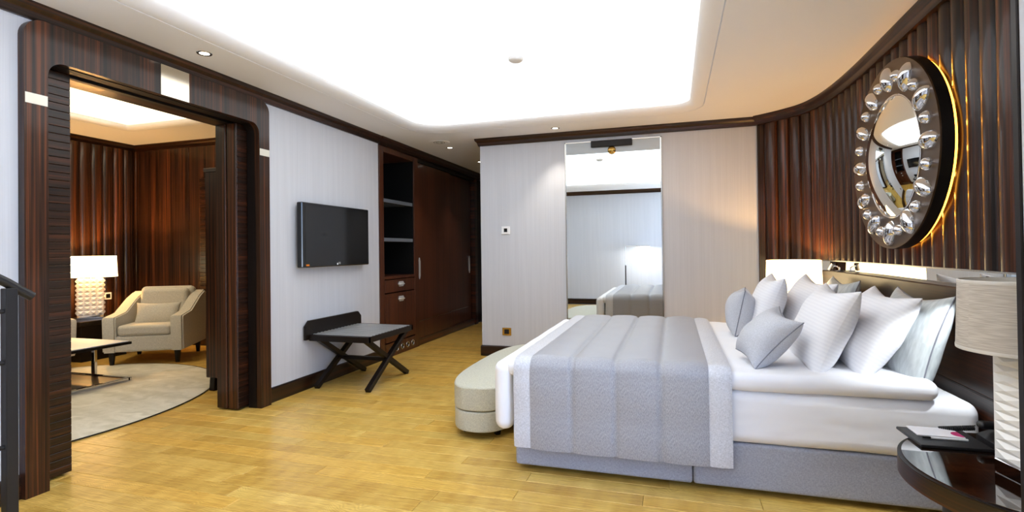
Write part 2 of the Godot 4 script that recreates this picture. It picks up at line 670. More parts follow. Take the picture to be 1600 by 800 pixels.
	M.field_warm = glow(Color(1.0, 0.96, 0.86), 1.4)
	M.spot_lens = glow(Color(1.0, 0.96, 0.9), 5.0)
	M.led_warm = glow(Color(1.0, 0.66, 0.22), 9.0)
	M.led_cold = glow(Color(0.95, 0.98, 1.0), 5.0)
	M.bulb = glow(Color(1.0, 0.86, 0.62), 4.0)
	M.pane = mat(Color(0.9, 0.95, 1.0, 0.06), 0.0)
	M.pane.transparency = BaseMaterial3D.TRANSPARENCY_ALPHA
	M.white_frame = mat(Color8(230, 230, 232), 0.5)
	M.orange = mat(Color8(214, 120, 20), 0.5)

# ------------------------------------------------------------------ plan of the curved wall
func plan() -> void:
	var c := Curve3D.new()
	var k := [Vector2(0.89, ZB), Vector2(1.10, -6.0), Vector2(1.281, -5.79), Vector2(1.379, -5.51), Vector2(1.43, -5.15), Vector2(1.455, -4.7), Vector2(1.46, -4.2)]
	for j in k.size():
		var d: Vector2 = (k[mini(j + 1, k.size() - 1)] - k[maxi(j - 1, 0)]) / 6.0
		c.add_point(V(k[j].x, 0, k[j].y), V(-d.x, 0, -d.y), V(d.x, 0, d.y))
	c.bake_interval = 0.02
	var l := c.get_baked_length()
	for j in 41:
		var p := c.sample_baked(l * j / 40.0)
		right_path.append(Vector2(p.x, p.z))
	right_path.append(Vector2(1.46, -1.88))

# ------------------------------------------------------------------ walls
func shell() -> void:
	struct(mk().box(V(-8.0, -0.12, -9.5), V(1.8, -0.013, 0.5)), "floor", M.groove, "oak plank floor running through bedroom, corridor and sitting room", "floor")
	var w: StandardMaterial3D = M.wallpaper
	struct(mk().box(V(-3.45, 0, -1.985), V(XL, CEIL, ZF)), "wall_left", w, "pale papered wall beside the dark doorway and metal railing", "wall")
	struct(mk().box(V(-3.45, 0, -5.555), V(XL, CEIL, -3.66)), "wall_left_television", w, "pale papered wall carrying the black television", "wall")
	struct(mk().box(V(-3.45, 2.425, -3.66), V(XL, CEIL, -1.985)), "wall_left_lintel", w, "wall above the wide dark doorway", "wall")
	struct(mk().box(V(-3.82, 2.425, -3.66), V(-3.452, LCEIL, -1.985)), "wall_left_header", M.ebony, "dark wooden header over the sliding doors", "wall")
	struct(mk().box(V(-3.82, 0, ZF - 0.3), V(-3.74, LCEIL, -1.985)), "wall_sitting_side", M.ebony, "dark veneered wall between bedroom and sitting room", "wall")
	struct(mk().box(V(-3.82, 0, -5.555), V(-3.74, LCEIL, -3.66)), "wall_sitting_side_far", M.ebony, "dark veneered wall behind the tall legged cabinet", "wall")
	struct(mk().box(V(-2.30, 0, -6.42), V(1.0, CEIL, ZB)), "wall_back", w, "pale papered wall with the tall mirror", "wall")
	struct(mk().box(V(-2.30, 0, -9.3), V(-2.18, CEIL, -6.42)), "wall_corridor", w, "papered side wall of the corridor", "wall")
	struct(mk().box(V(-4.2, 0, -9.42), V(-2.18, CEIL, -9.3)), "wall_corridor_end", w, "papered end wall of the corridor beside the wardrobe", "wall")
	struct(mk().box(V(-4.12, 0, -9.3), V(-4.04, CEIL, -5.56)), "wall_wardrobe", w, "wall behind the built-in wardrobe", "wall")
	struct(mk().box(V(-3.45, 0, ZF), V(1.05, CEIL, ZF + 0.12)), "wall_front", w, "papered wall reflected in the tall mirror", "wall")
	# the wall beside the night table, with a window
	var wy0 := 0.12
	var wy1 := 2.52
	var wz0 := -1.62
	var wz1 := 0.10
	var m := mk()
	m.box(V(XN, 0, -1.85), V(XN + 0.1, CEIL, wz0))
	m.box(V(XN, 0, wz1), V(XN + 0.1, CEIL, ZF))
	m.box(V(XN, 0, wz0), V(XN + 0.1, wy0, wz1))
	m.box(V(XN, wy1, wz0), V(XN + 0.1, CEIL, wz1))
	struct(m, "wall_right_near", w, "pale papered wall end beside the round night table", "wall")
	struct(mk().box(V(XN + 0.1, 0, -1.85), V(1.62, CEIL, -1.75)), "wall_right_return", w, "short return wall closing the bed niche", "wall")
	struct(mk().box(V(XN - 0.006, 0, -1.88), V(XN + 0.05, CEIL, -1.851), 0.003), "trim_1", M.black_wood, "dark upright edge trim on the wall beside the night table", "trim")
	var win := struct(mk().box(V(XN + 0.02, wy0, wz0), V(XN + 0.08, wy0 + 0.05, wz1)).box(V(XN + 0.02, wy1 - 0.05, wz0), V(XN + 0.08, wy1, wz1)).box(V(XN + 0.02, wy0, wz0), V(XN + 0.08, wy1, wz0 + 0.05)).box(V(XN + 0.02, wy0, wz1 - 0.05), V(XN + 0.08, wy1, wz1)), "window_1", M.white_frame, "white framed window in the wall by the night table", "window")
	put(mk().box(V(XN + 0.045, wy0 + 0.05, wz0 + 0.05), V(XN + 0.051, wy1 - 0.05, wz1 - 0.05)), "pane", M.pane, win)
	# sitting room
	struct(mk().box(V(LX - 0.1, 0, LZ), V(LX, LCEIL, 0.0)), "wall_sitting_left", M.ebony, "dark wall behind the reeded panel in the sitting room", "wall")
	struct(mk().box(V(LX - 0.1, 0, LZ - 0.1), V(-3.74, LCEIL, LZ)), "wall_sitting_back", M.ebony, "glossy dark veneered wall behind the cream armchair", "wall")
	struct(mk().box(V(LX - 0.1, 0, 0.0), V(-3.74, LCEIL, 0.1)), "wall_sitting_front", w, "papered wall of the sitting room opposite the armchair", "wall")

func floor_planks() -> void:
	var rng := RandomNumberGenerator.new()
	rng.seed = 77
	var fl := get_node("floor")
	var W := 0.1213
	var cache := {}
	var rest := mk()
	var count := 0
	# row edges follow the joints seen in the photograph: z = -2.742 is an edge
	var rows := []
	for r in range(-52, 24):
		rows.append(-2.742 + r * W)
	for zi in rows:
		var z0: float = zi
		if z0 + W > ZF - 0.001 or z0 < -9.29: continue
		var x0 := -7.74
		var x1 := 1.45
		if z0 + W > -1.86: x1 = XN
		if z0 < ZB: x1 = -2.31
		if z0 < LZ: x0 = -4.03
		if z0 + W > -0.01: x0 = -3.37
		var x := x0 - rng.randf() * 1.2
		while x < x1:
			var a := maxf(x, x0)
			var b := minf(x + 1.22, x1)
			x += 1.22
			if b - a < 0.03: continue
			# planks that the photograph shows: the bedroom in front of bed and portal, corridor, sitting room near the doors
			var seen := false
			if z0 < -1.6 and b > -5.2 and a < 0.75:
				seen = z0 > -4.2 or (a < -1.0 and b > -3.4) or (b < -3.4 and z0 > -5.9)
				if a > -0.9 and z0 < -3.05: seen = false
				if b < -3.4 and (b < 1.466 * (z0 + W) * 1.35 or z0 < -4.2): seen = false
				if z0 + W > -1.9 and b < -2.6: seen = false
			var k := rng.randi() % 8
			if seen and count < 298:
				count += 1
				var key := "%.3f" % (b - a)
				if not cache.has(key):
					cache[key] = mk().box(V(0.0008, -0.012, 0.0008), V(b - a - 0.0008, 0, W - 0.0008), 0.0016).mesh()
				var o := MeshInstance3D.new()
				o.mesh = cache[key]
				o.material_override = null
				o.set_surface_override_material(0, M["oak%d" % k])
				o.name = "plank"
				fl.add_child(o, true)
				o.position = V(a, 0, z0)
			else:
				rest.box(V(a, -0.012, z0 + 0.0006), V(b - 0.001, 0, z0 + W - 0.0006))
	var o2 := put(rest, "planks", M.oak2, fl)
	o2.set_meta("kind", "stuff")

func trims() -> void:
	var crown := [Vector2(0, CEIL - 0.09), Vector2(0.018, CEIL - 0.09), Vector2(0.024, CEIL - 0.075), Vector2(0.03, CEIL - 0.05), Vector2(0.05, CEIL - 0.03), Vector2(0.056, CEIL - 0.014), Vector2(0.056, CEIL), Vector2(0, CEIL)]
	struct(mk().sweep([Vector2(XL, ZF), Vector2(XL, -5.56)], crown), "trim_2", M.ebony_h, "dark crown moulding above the portal and television wall", "trim")
	struct(mk().sweep([Vector2(-2.30, -7.2), Vector2(-2.30, ZB), Vector2(0.89, ZB)], crown), "trim_3", M.ebony_h, "dark crown moulding above the tall mirror", "trim")
	var crown_r := []
	for p in crown: crown_r.append(Vector2(p.x + (0.05 if p.x > 0 else 0.0), p.y))
	struct(mk().sweep(right_path, crown_r), "trim_4", M.ebony_h, "curved dark crown moulding above the reeded wall", "trim")
	struct(mk().sweep([Vector2(XN, -1.85), Vector2(XN, ZF), Vector2(-3.32, ZF)], crown), "trim_5", M.ebony_h, "dark crown moulding on the wall reflected in the mirror", "trim")
	struct(mk().sweep([Vector2(-4.0, -9.3), Vector2(-2.35, -9.3)], crown), "trim_6", M.ebony_h, "dark crown moulding at the end of the corridor", "trim")
	var base := [Vector2(0, 0), Vector2(0.016, 0), Vector2(0.016, 0.115), Vector2(0.010, 0.128), Vector2(0, 0.13)]
	struct(mk().sweep([Vector2(XL, ZF), Vector2(XL, -1.93)], base), "baseboard_left", M.ebony_h, "dark baseboard beside the portal and railing", "baseboard")
	struct(mk().sweep([Vector2(XL, -3.725), Vector2(XL, -5.555)], base), "baseboard_left_television", M.ebony_h, "dark baseboard below the television", "baseboard")
	struct(mk().sweep([Vector2(-2.30, -9.28), Vector2(-2.30, ZB), Vector2(0.88, ZB)], base), "baseboard_back", M.ebony_h, "dark baseboard below the tall mirror", "baseboard")
	struct(mk().sweep([Vector2(-3.4, -9.3), Vector2(-2.32, -9.3)], base), "baseboard_corridor", M.ebony_h, "dark baseboard at the end of the corridor", "baseboard")
	struct(mk().sweep([Vector2(0.93, ZF), Vector2(-3.36, ZF)], base), "baseboard_front", M.ebony_h, "dark baseboard on the wall reflected in the mirror", "baseboard")
	var lc := []
	for p in crown: lc.append(Vector2(p.x, p.y + LCEIL - CEIL))
	struct(mk().sweep([Vector2(LX, -0.05), Vector2(LX, LZ), Vector2(-3.83, LZ)], lc), "trim_7", M.ebony_h, "dark crown moulding around the sitting room", "trim")
	struct(mk().sweep([Vector2(LX, LZ), Vector2(-3.83, LZ)], base), "baseboard_sitting", M.ebony_h, "dark baseboard behind the cream armchair", "baseboard")

func ceilings() -> void:
	ceiling_with_field("ceiling", V(-4.2, CEIL, -9.5), V(1.8, 3.02, 0.5), M.ceiling, -2.915, 0.305, -5.70, -0.40, [0.3, 0.4, 0.46, 0.30], M.field, "white bedroom ceiling with a wide lit recess")
	ceiling_with_field("ceiling_sitting", V(LX - 0.15, LCEIL, LZ - 0.15), V(-3.74, 3.27, 0.15), M.ceiling, -6.9, -5.42, -5.18, -1.2, [0.12, 0.12, 0.12, 0.12], M.field_warm, "white sitting room ceiling with a warm lit recess")

func ceiling_with_field(called: String, lo: Vector3, hi: Vector3, m: Material, x0: float, x1: float, z0: float, z1: float, r: Array, lit: Material, label: String) -> void:
	var y := lo.y
	var lip := round_loop(x0, x1, z0, z1, r, 0.0)
	var c := CSGCombiner3D.new()
	c.name = called
	add_child(c)
	tag(c, label, "ceiling", "", "structure")
	var b := CSGBox3D.new()
	b.size = hi - lo
	b.position = (hi + lo) * 0.5
	b.material = m
	b.name = "slab"
	c.add_child(b)
	var p := CSGPolygon3D.new()
	p.polygon = PackedVector2Array(lip)
	p.mode = CSGPolygon3D.MODE_DEPTH
	p.depth = 0.18
	p.rotation_degrees = V(90, 0, 0)
	p.position = V(0, y - 0.1, 0)
	p.operation = CSGShape3D.OPERATION_SUBTRACTION
	p.material = m
	p.name = "recess"
	c.add_child(p)
	# hollow moulding round the recess and the lit field above it
	var rows := []
	var lw := 0.125 if called == "ceiling" else 0.08
	for k in 13:
		var a := PI / 2 * k / 12.0
		var row := PackedVector3Array()
		for q in round_loop(x0, x1, z0, z1, r, 0.007 + lw * sin(a)):
			row.append(V(q.x, y + 0.001 + 0.062 * (1.0 - cos(a)), q.y))
		rows.append(row)
	var cove := mk()
	cove.grid(rows, false, true, false)
	struct(cove, "trim_8" if called == "ceiling" else "trim_9", m, "rounded white lip round the lit recess of the %s ceiling" % ("bedroom" if called == "ceiling" else "sitting room"), "trim")
	var f := mk()
	f.prism(PackedVector2Array(round_loop(x0, x1, z0, z1, r, lw + 0.004)), V(0, y + 0.062, 0), Vector3.RIGHT, V(0, 0, 1), V(0, 0.015, 0))
	var fo := put(f, "ceiling_light_field", lit)
	tag(fo, "glowing white ceiling field over the bed and oak floor" if called == "ceiling" else "warm glowing ceiling field above the cream armchair", "ceiling light")

# ------------------------------------------------------------------ reeded wall behind the bed
func at_length(path: Array, s: float) -> Array:
	for j in path.size() - 1:
		var d: float = path[j].distance_to(path[j + 1])
		if s <= d or j == path.size() - 2:
			var e: Vector2 = (path[j + 1] - path[j]) / d
			return [path[j] + e * minf(s, d), Vector2(-e.y, e.x)]
		s -= d
	return []

func reeds(path: Array, from: float, to: float, w: float, depth: float, y0: float, y1: float, parent: Node3D) -> void:
	var k := int(round((to - from) / w))
	w = (to - from) / k
	for j in k:
		var rows := [PackedVector3Array(), PackedVector3Array()]
		for s in 13:
			var q := s / 12.0
			var f: Array = at_length(path, from + (j + 0.5 - 0.5 * cos(PI * q)) * w)
			var p: Vector2 = f[0] + f[1] * (depth * sin(PI * q) + 0.002)
			rows[0].append(V(p.x, y0, p.y))
			rows[1].append(V(p.x, y1, p.y))
		var m := mk()
		m.grid(rows, false, false, false)
		# turn the normals to the room if they point into the wall
		var mid: Array = at_length(path, from + (j + 0.5) * w)
		if m.n[24].dot(V(mid[1].x, 0, mid[1].y)) < 0.0:
			m = mk()
			m.grid(rows, false, false, true)
		# bottom cap
		for s in 12:
			m.tri(rows[0][s], rows[0][s + 1], rows[0][0].lerp(rows[0][12], 0.5), Vector3.DOWN, Vector3.DOWN, Vector3.DOWN)
		put(m, "reed", M.ebony, parent)

func path_length(path: Array) -> float:
	var l := 0.0
	for j in path.size() - 1: l += path[j].distance_to(path[j + 1])
	return l

func reeded_wall() -> void:
	var wall := struct(mk().sweep(right_path, [Vector2(-0.12, 0), Vector2(0, 0), Vector2(0, CEIL), Vector2(-0.12, CEIL)]), "wall_right", M.ebony, "curved dark wall of upright wooden reeds behind the bed", "wall")
	var l := path_length(right_path)
	reeds(right_path, 0.075, l - 0.02, 0.132, 0.048, 1.178, CEIL - 0.005, wall)
	put(mk().box(V(0.872, 0, ZB + 0.001), V(0.935, CEIL - 0.09, ZB + 0.045), 0.004), "end_post", M.ebony, wall)
	# thin bright strip under the reeds and the mirror band below it
	var part_path := []
	for j in range(6, right_path.size()): part_path.append(right_path[j])
	put(mk().sweep(part_path, [Vector2(0.002, 1.168), Vector2(0.044, 1.168), Vector2(0.044, 1.177), Vector2(0.002, 1.177)]), "edge_strip", M.steel, wall)
	put(mk().sweep(part_path, [Vector2(0.001, 1.06), Vector2(0.008, 1.06), Vector2(0.008, 1.167), Vector2(0.001, 1.167)]), "mirror_band", M.mirror, wall)
	# headboard follows the wall
	var hp := []
	for p in right_path:
		if p.y > -5.58: hp.append(p)
	hp[hp.size() - 1] = Vector2(1.46, -1.9)
	var hb := thing("headboard", "dark veneered headboard panel below the reeded wall", "headboard", V(1.42, 0, -3.9))
	put(mk(hb).sweep(hp, [Vector2(0.01, 0.02), Vector2(0.075, 0.02), Vector2(0.08, 0.03), Vector2(0.08, 1.078), Vector2(0.075, 1.085), Vector2(0.01, 1.085)]), "panel", M.ebony_h, hb)
	put(mk(hb).sweep(hp, [Vector2(0.0805, 0.585), Vector2(0.083, 0.585), Vector2(0.083, 0.595), Vector2(0.0805, 0.595)]), "inlay_strip", M.black_wood, hb)

# ------------------------------------------------------------------ wide doorway
func portal() -> void:
	var z0 := -1.925
	var z1 := -3.722
	var i0 := -2.04
	var i1 := -3.606
	# drawn in (-z, y)
	var poly := []
	poly.append(Vector2(-z0, 0)); poly.append(Vector2(-i0, 0))
	poly += arc(Vector2(-i0 + 0.085, 2.40 - 0.085), 0.085, 180, 90)
	poly += arc(Vector2(-i1 - 0.085, 2.40 - 0.085), 0.085, 90, 0)
	poly.append(Vector2(-i1, 0)); poly.append(Vector2(-z1, 0))
	poly += arc(Vector2(-z1 - 0.10, 2.61 - 0.10), 0.10, 0, 90)
	poly += arc(Vector2(-z0 + 0.10, 2.61 - 0.10), 0.10, 90, 180)
	var d := thing("door_portal", "wide dark veneered door surround with rounded corners", "door frame", V(-3.38, 0, -2.83))
	d.set_meta("kind", "structure")
	d.name = "door_1"
	put(mk(d).prism(PackedVector2Array(poly), V(-3.379, 0, 0), V(0, 0, -1), Vector3.UP, V(0.049, 0, 0), true), "surround", M.ebony, d)
	var jam := []
	jam.append(Vector2(-i0 - 0.05, 0)); jam.append(Vector2(-i0 + 0.004, 0))
	jam += arc(Vector2(-i0 + 0.085, 2.40 - 0.085), 0.081, 180, 90)
	jam += arc(Vector2(-i1 - 0.085, 2.40 - 0.085), 0.081, 90, 0)
	jam.append(Vector2(-i1 - 0.004, 0)); jam.append(Vector2(-i1 + 0.05, 0))
	jam.append(Vector2(-i1 + 0.05, 2.424)); jam.append(Vector2(-i0 - 0.05, 2.424))
	put(mk(d).prism(PackedVector2Array(jam), V(-3.458, 0, 0), V(0, 0, -1), Vector3.UP, V(0.078, 0, 0), true), "jamb", M.black_wood, d)
	put(mk(d).box(V(-3.331, 2.136, -2.036), V(-3.327, 2.193, -1.929)), "inlay", M.inlay_light, d, "pale metal inlay band")
	put(mk(d).box(V(-3.331, 2.136, -3.718), V(-3.327, 2.193, -3.610)), "inlay", M.inlay_light, d, "pale metal inlay band")
	put(mk(d).box(V(-3.331, 2.398, -2.933), V(-3.326, 2.608, -2.715)), "mirror_inlay", M.inlay, d, "square mirrored inlay")
	put(mk(d).box(V(-3.60, 2.405, -3.6), V(-3.56, 2.424, -2.05)), "track", M.black, d)
	# sliding doors with a ribbed leather-like face
	for s in 2:
		var far := s == 1
		var lead := -3.500 if far else -2.243
		var back := -4.45 if far else -1.25
		var o := thing("sliding_door", "dark sliding door with ribbed front edge, near the %s" % ("television wall" if far else "metal railing"), "door", V(-3.52, 0, (lead + back) / 2), "sliding doors of the wide doorway")
		put(mk(o).box(V(-3.572, 0.012, minf(lead, back)), V(-3.474, 2.395, maxf(lead, back)), 0.004), "leaf", M.ebony, o)
		put(mk(o).box(V(-3.690, 0.012, minf(lead, back)), V(-3.586, 2.395, maxf(lead, back)), 0.004), "leaf", M.ebony, o)
		put(mk(o).box(V(-3.588, 0.03, minf(lead, back) + 0.012), V(-3.570, 2.38, maxf(lead, back) - 0.012)), "core", M.black, o)
		var za := lead - 0.003 if far else lead + 0.003
		var zb := lead - 0.30 if far else lead + 0.30
		var strip := mk().box(V(-0.004, 0.0010, minf(za, zb) - o.position.z), V(0.004, 0.0446, maxf(za, zb) - o.position.z), 0.002).mesh()
		for k in 52:
			var q := MeshInstance3D.new()
			q.mesh = strip
			q.set_surface_override_material(0, M.ebony_h)
			q.name = "rib"
			o.add_child(q, true)
			q.position = V(-3.470 + 3.52, 0.014 + k * 0.0457, 0)

# ------------------------------------------------------------------ wardrobe along the corridor
func wardrobe() -> void:
	var x := -3.37
	var o := thing("wardrobe", "built-in red-brown wardrobe with open shelves and sliding doors", "wardrobe", V(-3.7, 0, -7.1))
	var mh: Material = M.mahogany
	# frame of the shelf unit
	var f := mk(o)
	f.box(V(-4.03, 0.0, -5.66), V(x, 2.60, -5.562), 0.003)
	f.box(V(-4.03, 0.0, -6.56), V(x, 2.60, -6.44), 0.003)
	f.box(V(-4.03, 2.53, -6.44), V(x, 2.60, -5.66), 0.003)
	f.box(V(-4.03, 0.965, -6.44), V(x, 1.0, -5.66), 0.003)
	f.box(V(-4.03, 0.0, -6.44), V(x, 0.17, -5.66), 0.003)
	put(f, "frame", mh, o)
	put(mk(o).box(V(-4.03, 1.0, -6.439), V(-3.99, 2.529, -5.661)).box(V(-3.99, 1.0005, -5.668), V(x - 0.012, 2.529, -5.6605)).box(V(-3.99, 1.0005, -6.4395), V(x - 0.012, 2.529, -6.432)), "niche_lining", M.black, o)
	put(mk(o).box(V(-3.98, 1.92, -6.438), V(x - 0.02, 1.965, -5.662), 0.003), "shelf", M.glass_shelf, o, "pale glass-edged shelf")
	put(mk(o).box(V(-3.98, 1.435, -6.438), V(x - 0.02, 1.48, -5.662), 0.003), "shelf", M.glass_shelf, o, "pale glass-edged shelf")
	for k in 2:
		var y0 := 0.80 if k == 0 else 0.185
		var y1 := 0.955 if k == 0 else 0.785
		var dr := put(mk(o).box(V(-3.98, y0, -6.432), V(x + 0.004, y1, -5.668), 0.003), "drawer", mh, o)
		if k == 1:
			put(mk(o).box(V(x + 0.003, 0.25, -6.36), V(x + 0.008, 0.73, -5.75), 0.002), "raised_panel", mh, dr)
		var ph := mk(o)
		var hex := PackedVector2Array([Vector2(-0.075, 0), Vector2(-0.045, 0.033), Vector2(0.045, 0.033), Vector2(0.075, 0), Vector2(0.045, -0.033), Vector2(-0.045, -0.033)])
		ph.prism(hex, V(x + 0.005, 0.893 if k == 0 else 0.705, -6.05), V(0, 0, -1), Vector3.UP, V(0.010, 0, 0))
		ph.tube([V(x + 0.012, 0.893 if k == 0 else 0.705, -6.09), V(x + 0.035, 0.893 if k == 0 else 0.705, -6.09), V(x + 0.035, 0.893 if k == 0 else 0.705, -6.01), V(x + 0.012, 0.893 if k == 0 else 0.705, -6.01)], 0.007, 8)
		put(ph, "pull", M.bright_metal, dr, "chrome six-sided pull")
	# air holes with steel rings in the plinth
	for k in 5:
		var ring := []
		for s in 20:
			ring.append(V(x + 0.003, 0.085 + 0.034 * sin(TAU * s / 20.0), -5.80 - 0.14 * k + 0.034 * cos(TAU * s / 20.0)))
		put(mk(o).tube(ring, 0.007, 8, true), "vent_ring", M.steel, o)
		var disc := PackedVector2Array()
		for s in 20: disc.append(Vector2(cos(TAU * s / 20.0), sin(TAU * s / 20.0)) * 0.031)
		put(mk(o).prism(disc, V(x + 0.0005, 0.085, -5.80 - 0.14 * k), V(0, 0, -1), Vector3.UP, V(0.001, 0, 0)), "vent_hole", M.black, o)
	# sliding doors
	for k in 2:
		var za := -6.585 if k == 0 else -7.66
		var zb := -7.72 if k == 0 else -8.70
		var xd := x - 0.03 if k == 0 else x - 0.075
		var dr := put(mk(o).box(V(xd - 0.035, 0.10, zb), V(xd, 2.545, za), 0.003), "sliding_panel", mh, o)
		put(mk(o).box(V(xd, 0.331, zb + 0.01), V(xd + 0.002, 0.338, za - 0.01)), "inlay_line", M.steel, dr)
		var hz := -6.63 if k == 0 else -8.62
		var h := mk(o)
		h.prism(PackedVector2Array([Vector2(0, -0.15), Vector2(0.022, -0.10), Vector2(0.022, 0.10), Vector2(0, 0.15), Vector2(-0.022, 0.10), Vector2(-0.022, -0.10)]), V(xd, 1.07, hz), V(0, 0, -1), Vector3.UP, V(0.012, 0, 0))
		put(h, "handle", M.bright_metal, dr, "long pointed chrome handle")
	var g := mk(o)
	g.box(V(-4.03, 0.0, -8.73), V(x - 0.02, 0.10, -6.56), 0.003)
	g.box(V(-4.03, 0.0, -8.85), V(x, 2.60, -8.73), 0.003)
	put(g, "plinth", M.mahogany_h, o)
	put(mk(o).box(V(-4.03, 2.55, -8.73), V(x - 0.012, 2.60, -6.56), 0.003), "top_rail", M.black_wood, o)
	var cr := [Vector2(0, 2.602), Vector2(0.018, 2.602), Vector2(0.024, 2.625), Vector2(0.03, 2.65), Vector2(0.05, 2.67), Vector2(0.056, 2.686), Vector2(0.056, 2.699), Vector2(-0.3, 2.699), Vector2(-0.3, 2.602)]
	put(mk(o).sweep([Vector2(x, -5.562), Vector2(x, -9.24)], cr), "cornice", M.ebony_h, o)
	put(mk(o).box(V(-4.03, 0.0, -9.28), V(x - 0.05, 2.60, -8.86), 0.003), "filler_panel", M.black_wood, o)

# ------------------------------------------------------------------ sitting room
func sitting_room() -> void:
	var wall := get_node("wall_sitting_left")
	var path := [Vector2(LX, -3.6), Vector2(LX, LZ + 0.04)]
	reeds(path, 0.0, LZ * -1 - 0.04 - 3.6, 0.152, 0.045, 0.0, LCEIL - 0.09, wall)
	put(mk().box(V(LX + 0.002, 0.0, LZ + 0.001), V(LX + 0.06, LCEIL - 0.09, LZ + 0.039), 0.004), "corner_post", M.ebony, wall)
	var wb := get_node("wall_sitting_back")
	for k in 4:
		put(mk().box(V(-7.66 + k * 0.97, 0.132, LZ + 0.001), V(-6.70 + k * 0.97, LCEIL - 0.09, LZ + 0.012), 0.002), "veneer_panel", M.ebony, wb)
	# ribbed hanging panel beside the cabinet
	var rp := thing("ribbed_panel", "upright ribbed wood panel on the glossy wall behind the armchair", "wall panel", V(-6.2, 0.8, LZ + 0.03))
	put(mk(rp).box(V(-6.47, 0.80, LZ + 0.013), V(-5.9, 2.40, LZ + 0.03)), "board", M.ebony, rp)
	for k in 26:
		put(mk(rp).box(V(-6.468, 0.802 + k * 0.0614, LZ + 0.0302), V(-5.902, 0.802 + k * 0.0614 + 0.055, LZ + 0.042), 0.003), "rib", M.ebony_h, rp)
	# rug
	var rg := mk()
	rg.lathe([Vector2(0, 0.001), Vector2(1.6, 0.001), Vector2(1.602, 0.008), Vector2(1.59, 0.014), Vector2(0, 0.014)], 72, V(0, 0, 0), 1.82 / 1.6)
	var ro := put(rg, "rug", M.rug)
	ro.position = V(-5.62, 0, -2.95)
	var bind := []
	for k in 96: bind.append(V(1.606 * cos(TAU * k / 96.0), 0.008, 1.606 * 1.1375 * sin(TAU * k / 96.0)))
	put(mk().tube(bind, 0.0045, 6, true), "binding", M.black_wood, ro)
	tag(ro, "large cream oval rug with a faint swirled pile in the sitting room", "rug")
	# armchair
	var ch := thing("armchair", "cream velvet armchair with sloping arms beside the lit lamp", "armchair", V(-6.19, 0.014, -4.98), "cream armchairs")
	armchair(ch)
	ch.rotation.y = atan2(0.50, 0.86)
	copy(ch, "armchair", "cream velvet armchair mostly hidden behind the ribbed sliding door", V(-6.94, 0.014, -3.87), deg_to_rad(90.0))
	# cushion on the chair
	var cu := thing("lumbar_cushion", "small cream oblong cushion on the velvet armchair", "cushion", ch.position + ch.basis * V(0.02, 0.56, 0.03))
	put(pillow_mesh(0.50, 0.29, 0.15), "cover", M.velvet, cu)
	cu.basis = ch.basis * Basis(V(1, 0, 0), V(0, 0.94, -0.34), V(0, 0.34, 0.94))
	# side table and lamp
	var st := thing("side_table", "low dark side table under the lit studded lamp", "side table", V(-7.2, 0, -4.86))
	put(mk().box(V(-0.33, 0.44, -0.33), V(0.33, 0.50, 0.33), 0.006), "top", M.black_wood, st)
	put(mk().box(V(-0.28, 0.0, -0.28), V(0.28, 0.44, 0.28), 0.006), "body", M.black_wood, st)
	var lp := lamp("table_lamp", "lit table lamp with white studded base beside the cream armchair", V(-7.2, 0.50, -4.88), 0.285, 0.27, 0.26, 0.46, true, 8)
	lp.rotation.y = atan2(0.826, 0.563)
	# coffee table
	var ct := thing("coffee_table", "low coffee table with dark-edged white top and chrome frame", "coffee table", V(-5.95, 0, -3.55))
	var rugh := 0.014
	put(mk(ct).box(V(-6.52, 0.385, -4.05), V(-5.38, 0.412, -3.05), 0.003), "edge", M.black_wood, ct)
	put(mk(ct).box(V(-6.50, 0.412, -4.03), V(-5.40, 0.420, -3.07), 0.002), "top", M.ceramic, ct, "white top")
	var fr := mk(ct)
	for zz in [-4.03, -3.07]:
		fr.box(V(-6.5, rugh, zz - 0.02), V(-5.38, rugh + 0.03, zz + 0.02), 0.003)
	for xx in [-6.5, -5.40]:
		fr.box(V(xx - 0.02, rugh, -4.03), V(xx + 0.02, rugh + 0.03, -3.07), 0.003)
	put(fr, "base_frame", M.chrome, ct)
	for zz in [-4.03, -3.07]:
		put(mk(ct).box(V(-5.92, rugh + 0.03, zz - 0.015), V(-5.87, 0.385, zz + 0.015), 0.003), "leg", M.chrome, ct)
	put(mk(ct).box(V(-6.47, rugh + 0.004, -4.0), V(-5.43, rugh + 0.022, -3.1), 0.002), "lower_board", M.mahogany_h, ct)
	# tall cabinet just inside the doors
	var cb := thing("tall_cabinet", "tall dark cabinet on tapered legs behind the open sliding door", "cabinet", V(-4.08, 0, -4.20))
	put(mk(cb).box(V(-4.275, 0.13, -4.48), V(-3.86, 2.09, -3.93), 0.006), "body", M.ebony, cb)
	put(mk(cb).box(V(-4.285, 2.09, -4.49), V(-3.85, 2.125, -3.92), 0.006), "top", M.ebony_h, cb)
	for p in [[-4.22, -3.98], [-3.92, -3.98], [-4.22, -4.43], [-3.92, -4.43]]:
		var lg := mk(cb)
		lg.beam(V(p[0] - 0.012, 0.0, p[1]), V(p[0], 0.13, p[1]), 0.06, 0.06, V(1, 0, 0), 0.004)
		put(lg, "leg", M.black_wood, cb)
	# wall socket by the lamp
	var sk := thing("wall_socket", "small pale wall socket on the reeded wall behind the lamp", "socket", V(LX + 0.05, 0.73, -5.45))
	put(mk(sk).box(V(LX + 0.046, 0.68, -5.50), V(LX + 0.058, 0.78, -5.40), 0.003), "plate", M.white_plastic, sk)
	put(mk(sk).box(V(LX + 0.058, 0.70, -5.48), V(LX + 0.060, 0.76, -5.42), 0.001), "insert", M.black, sk)

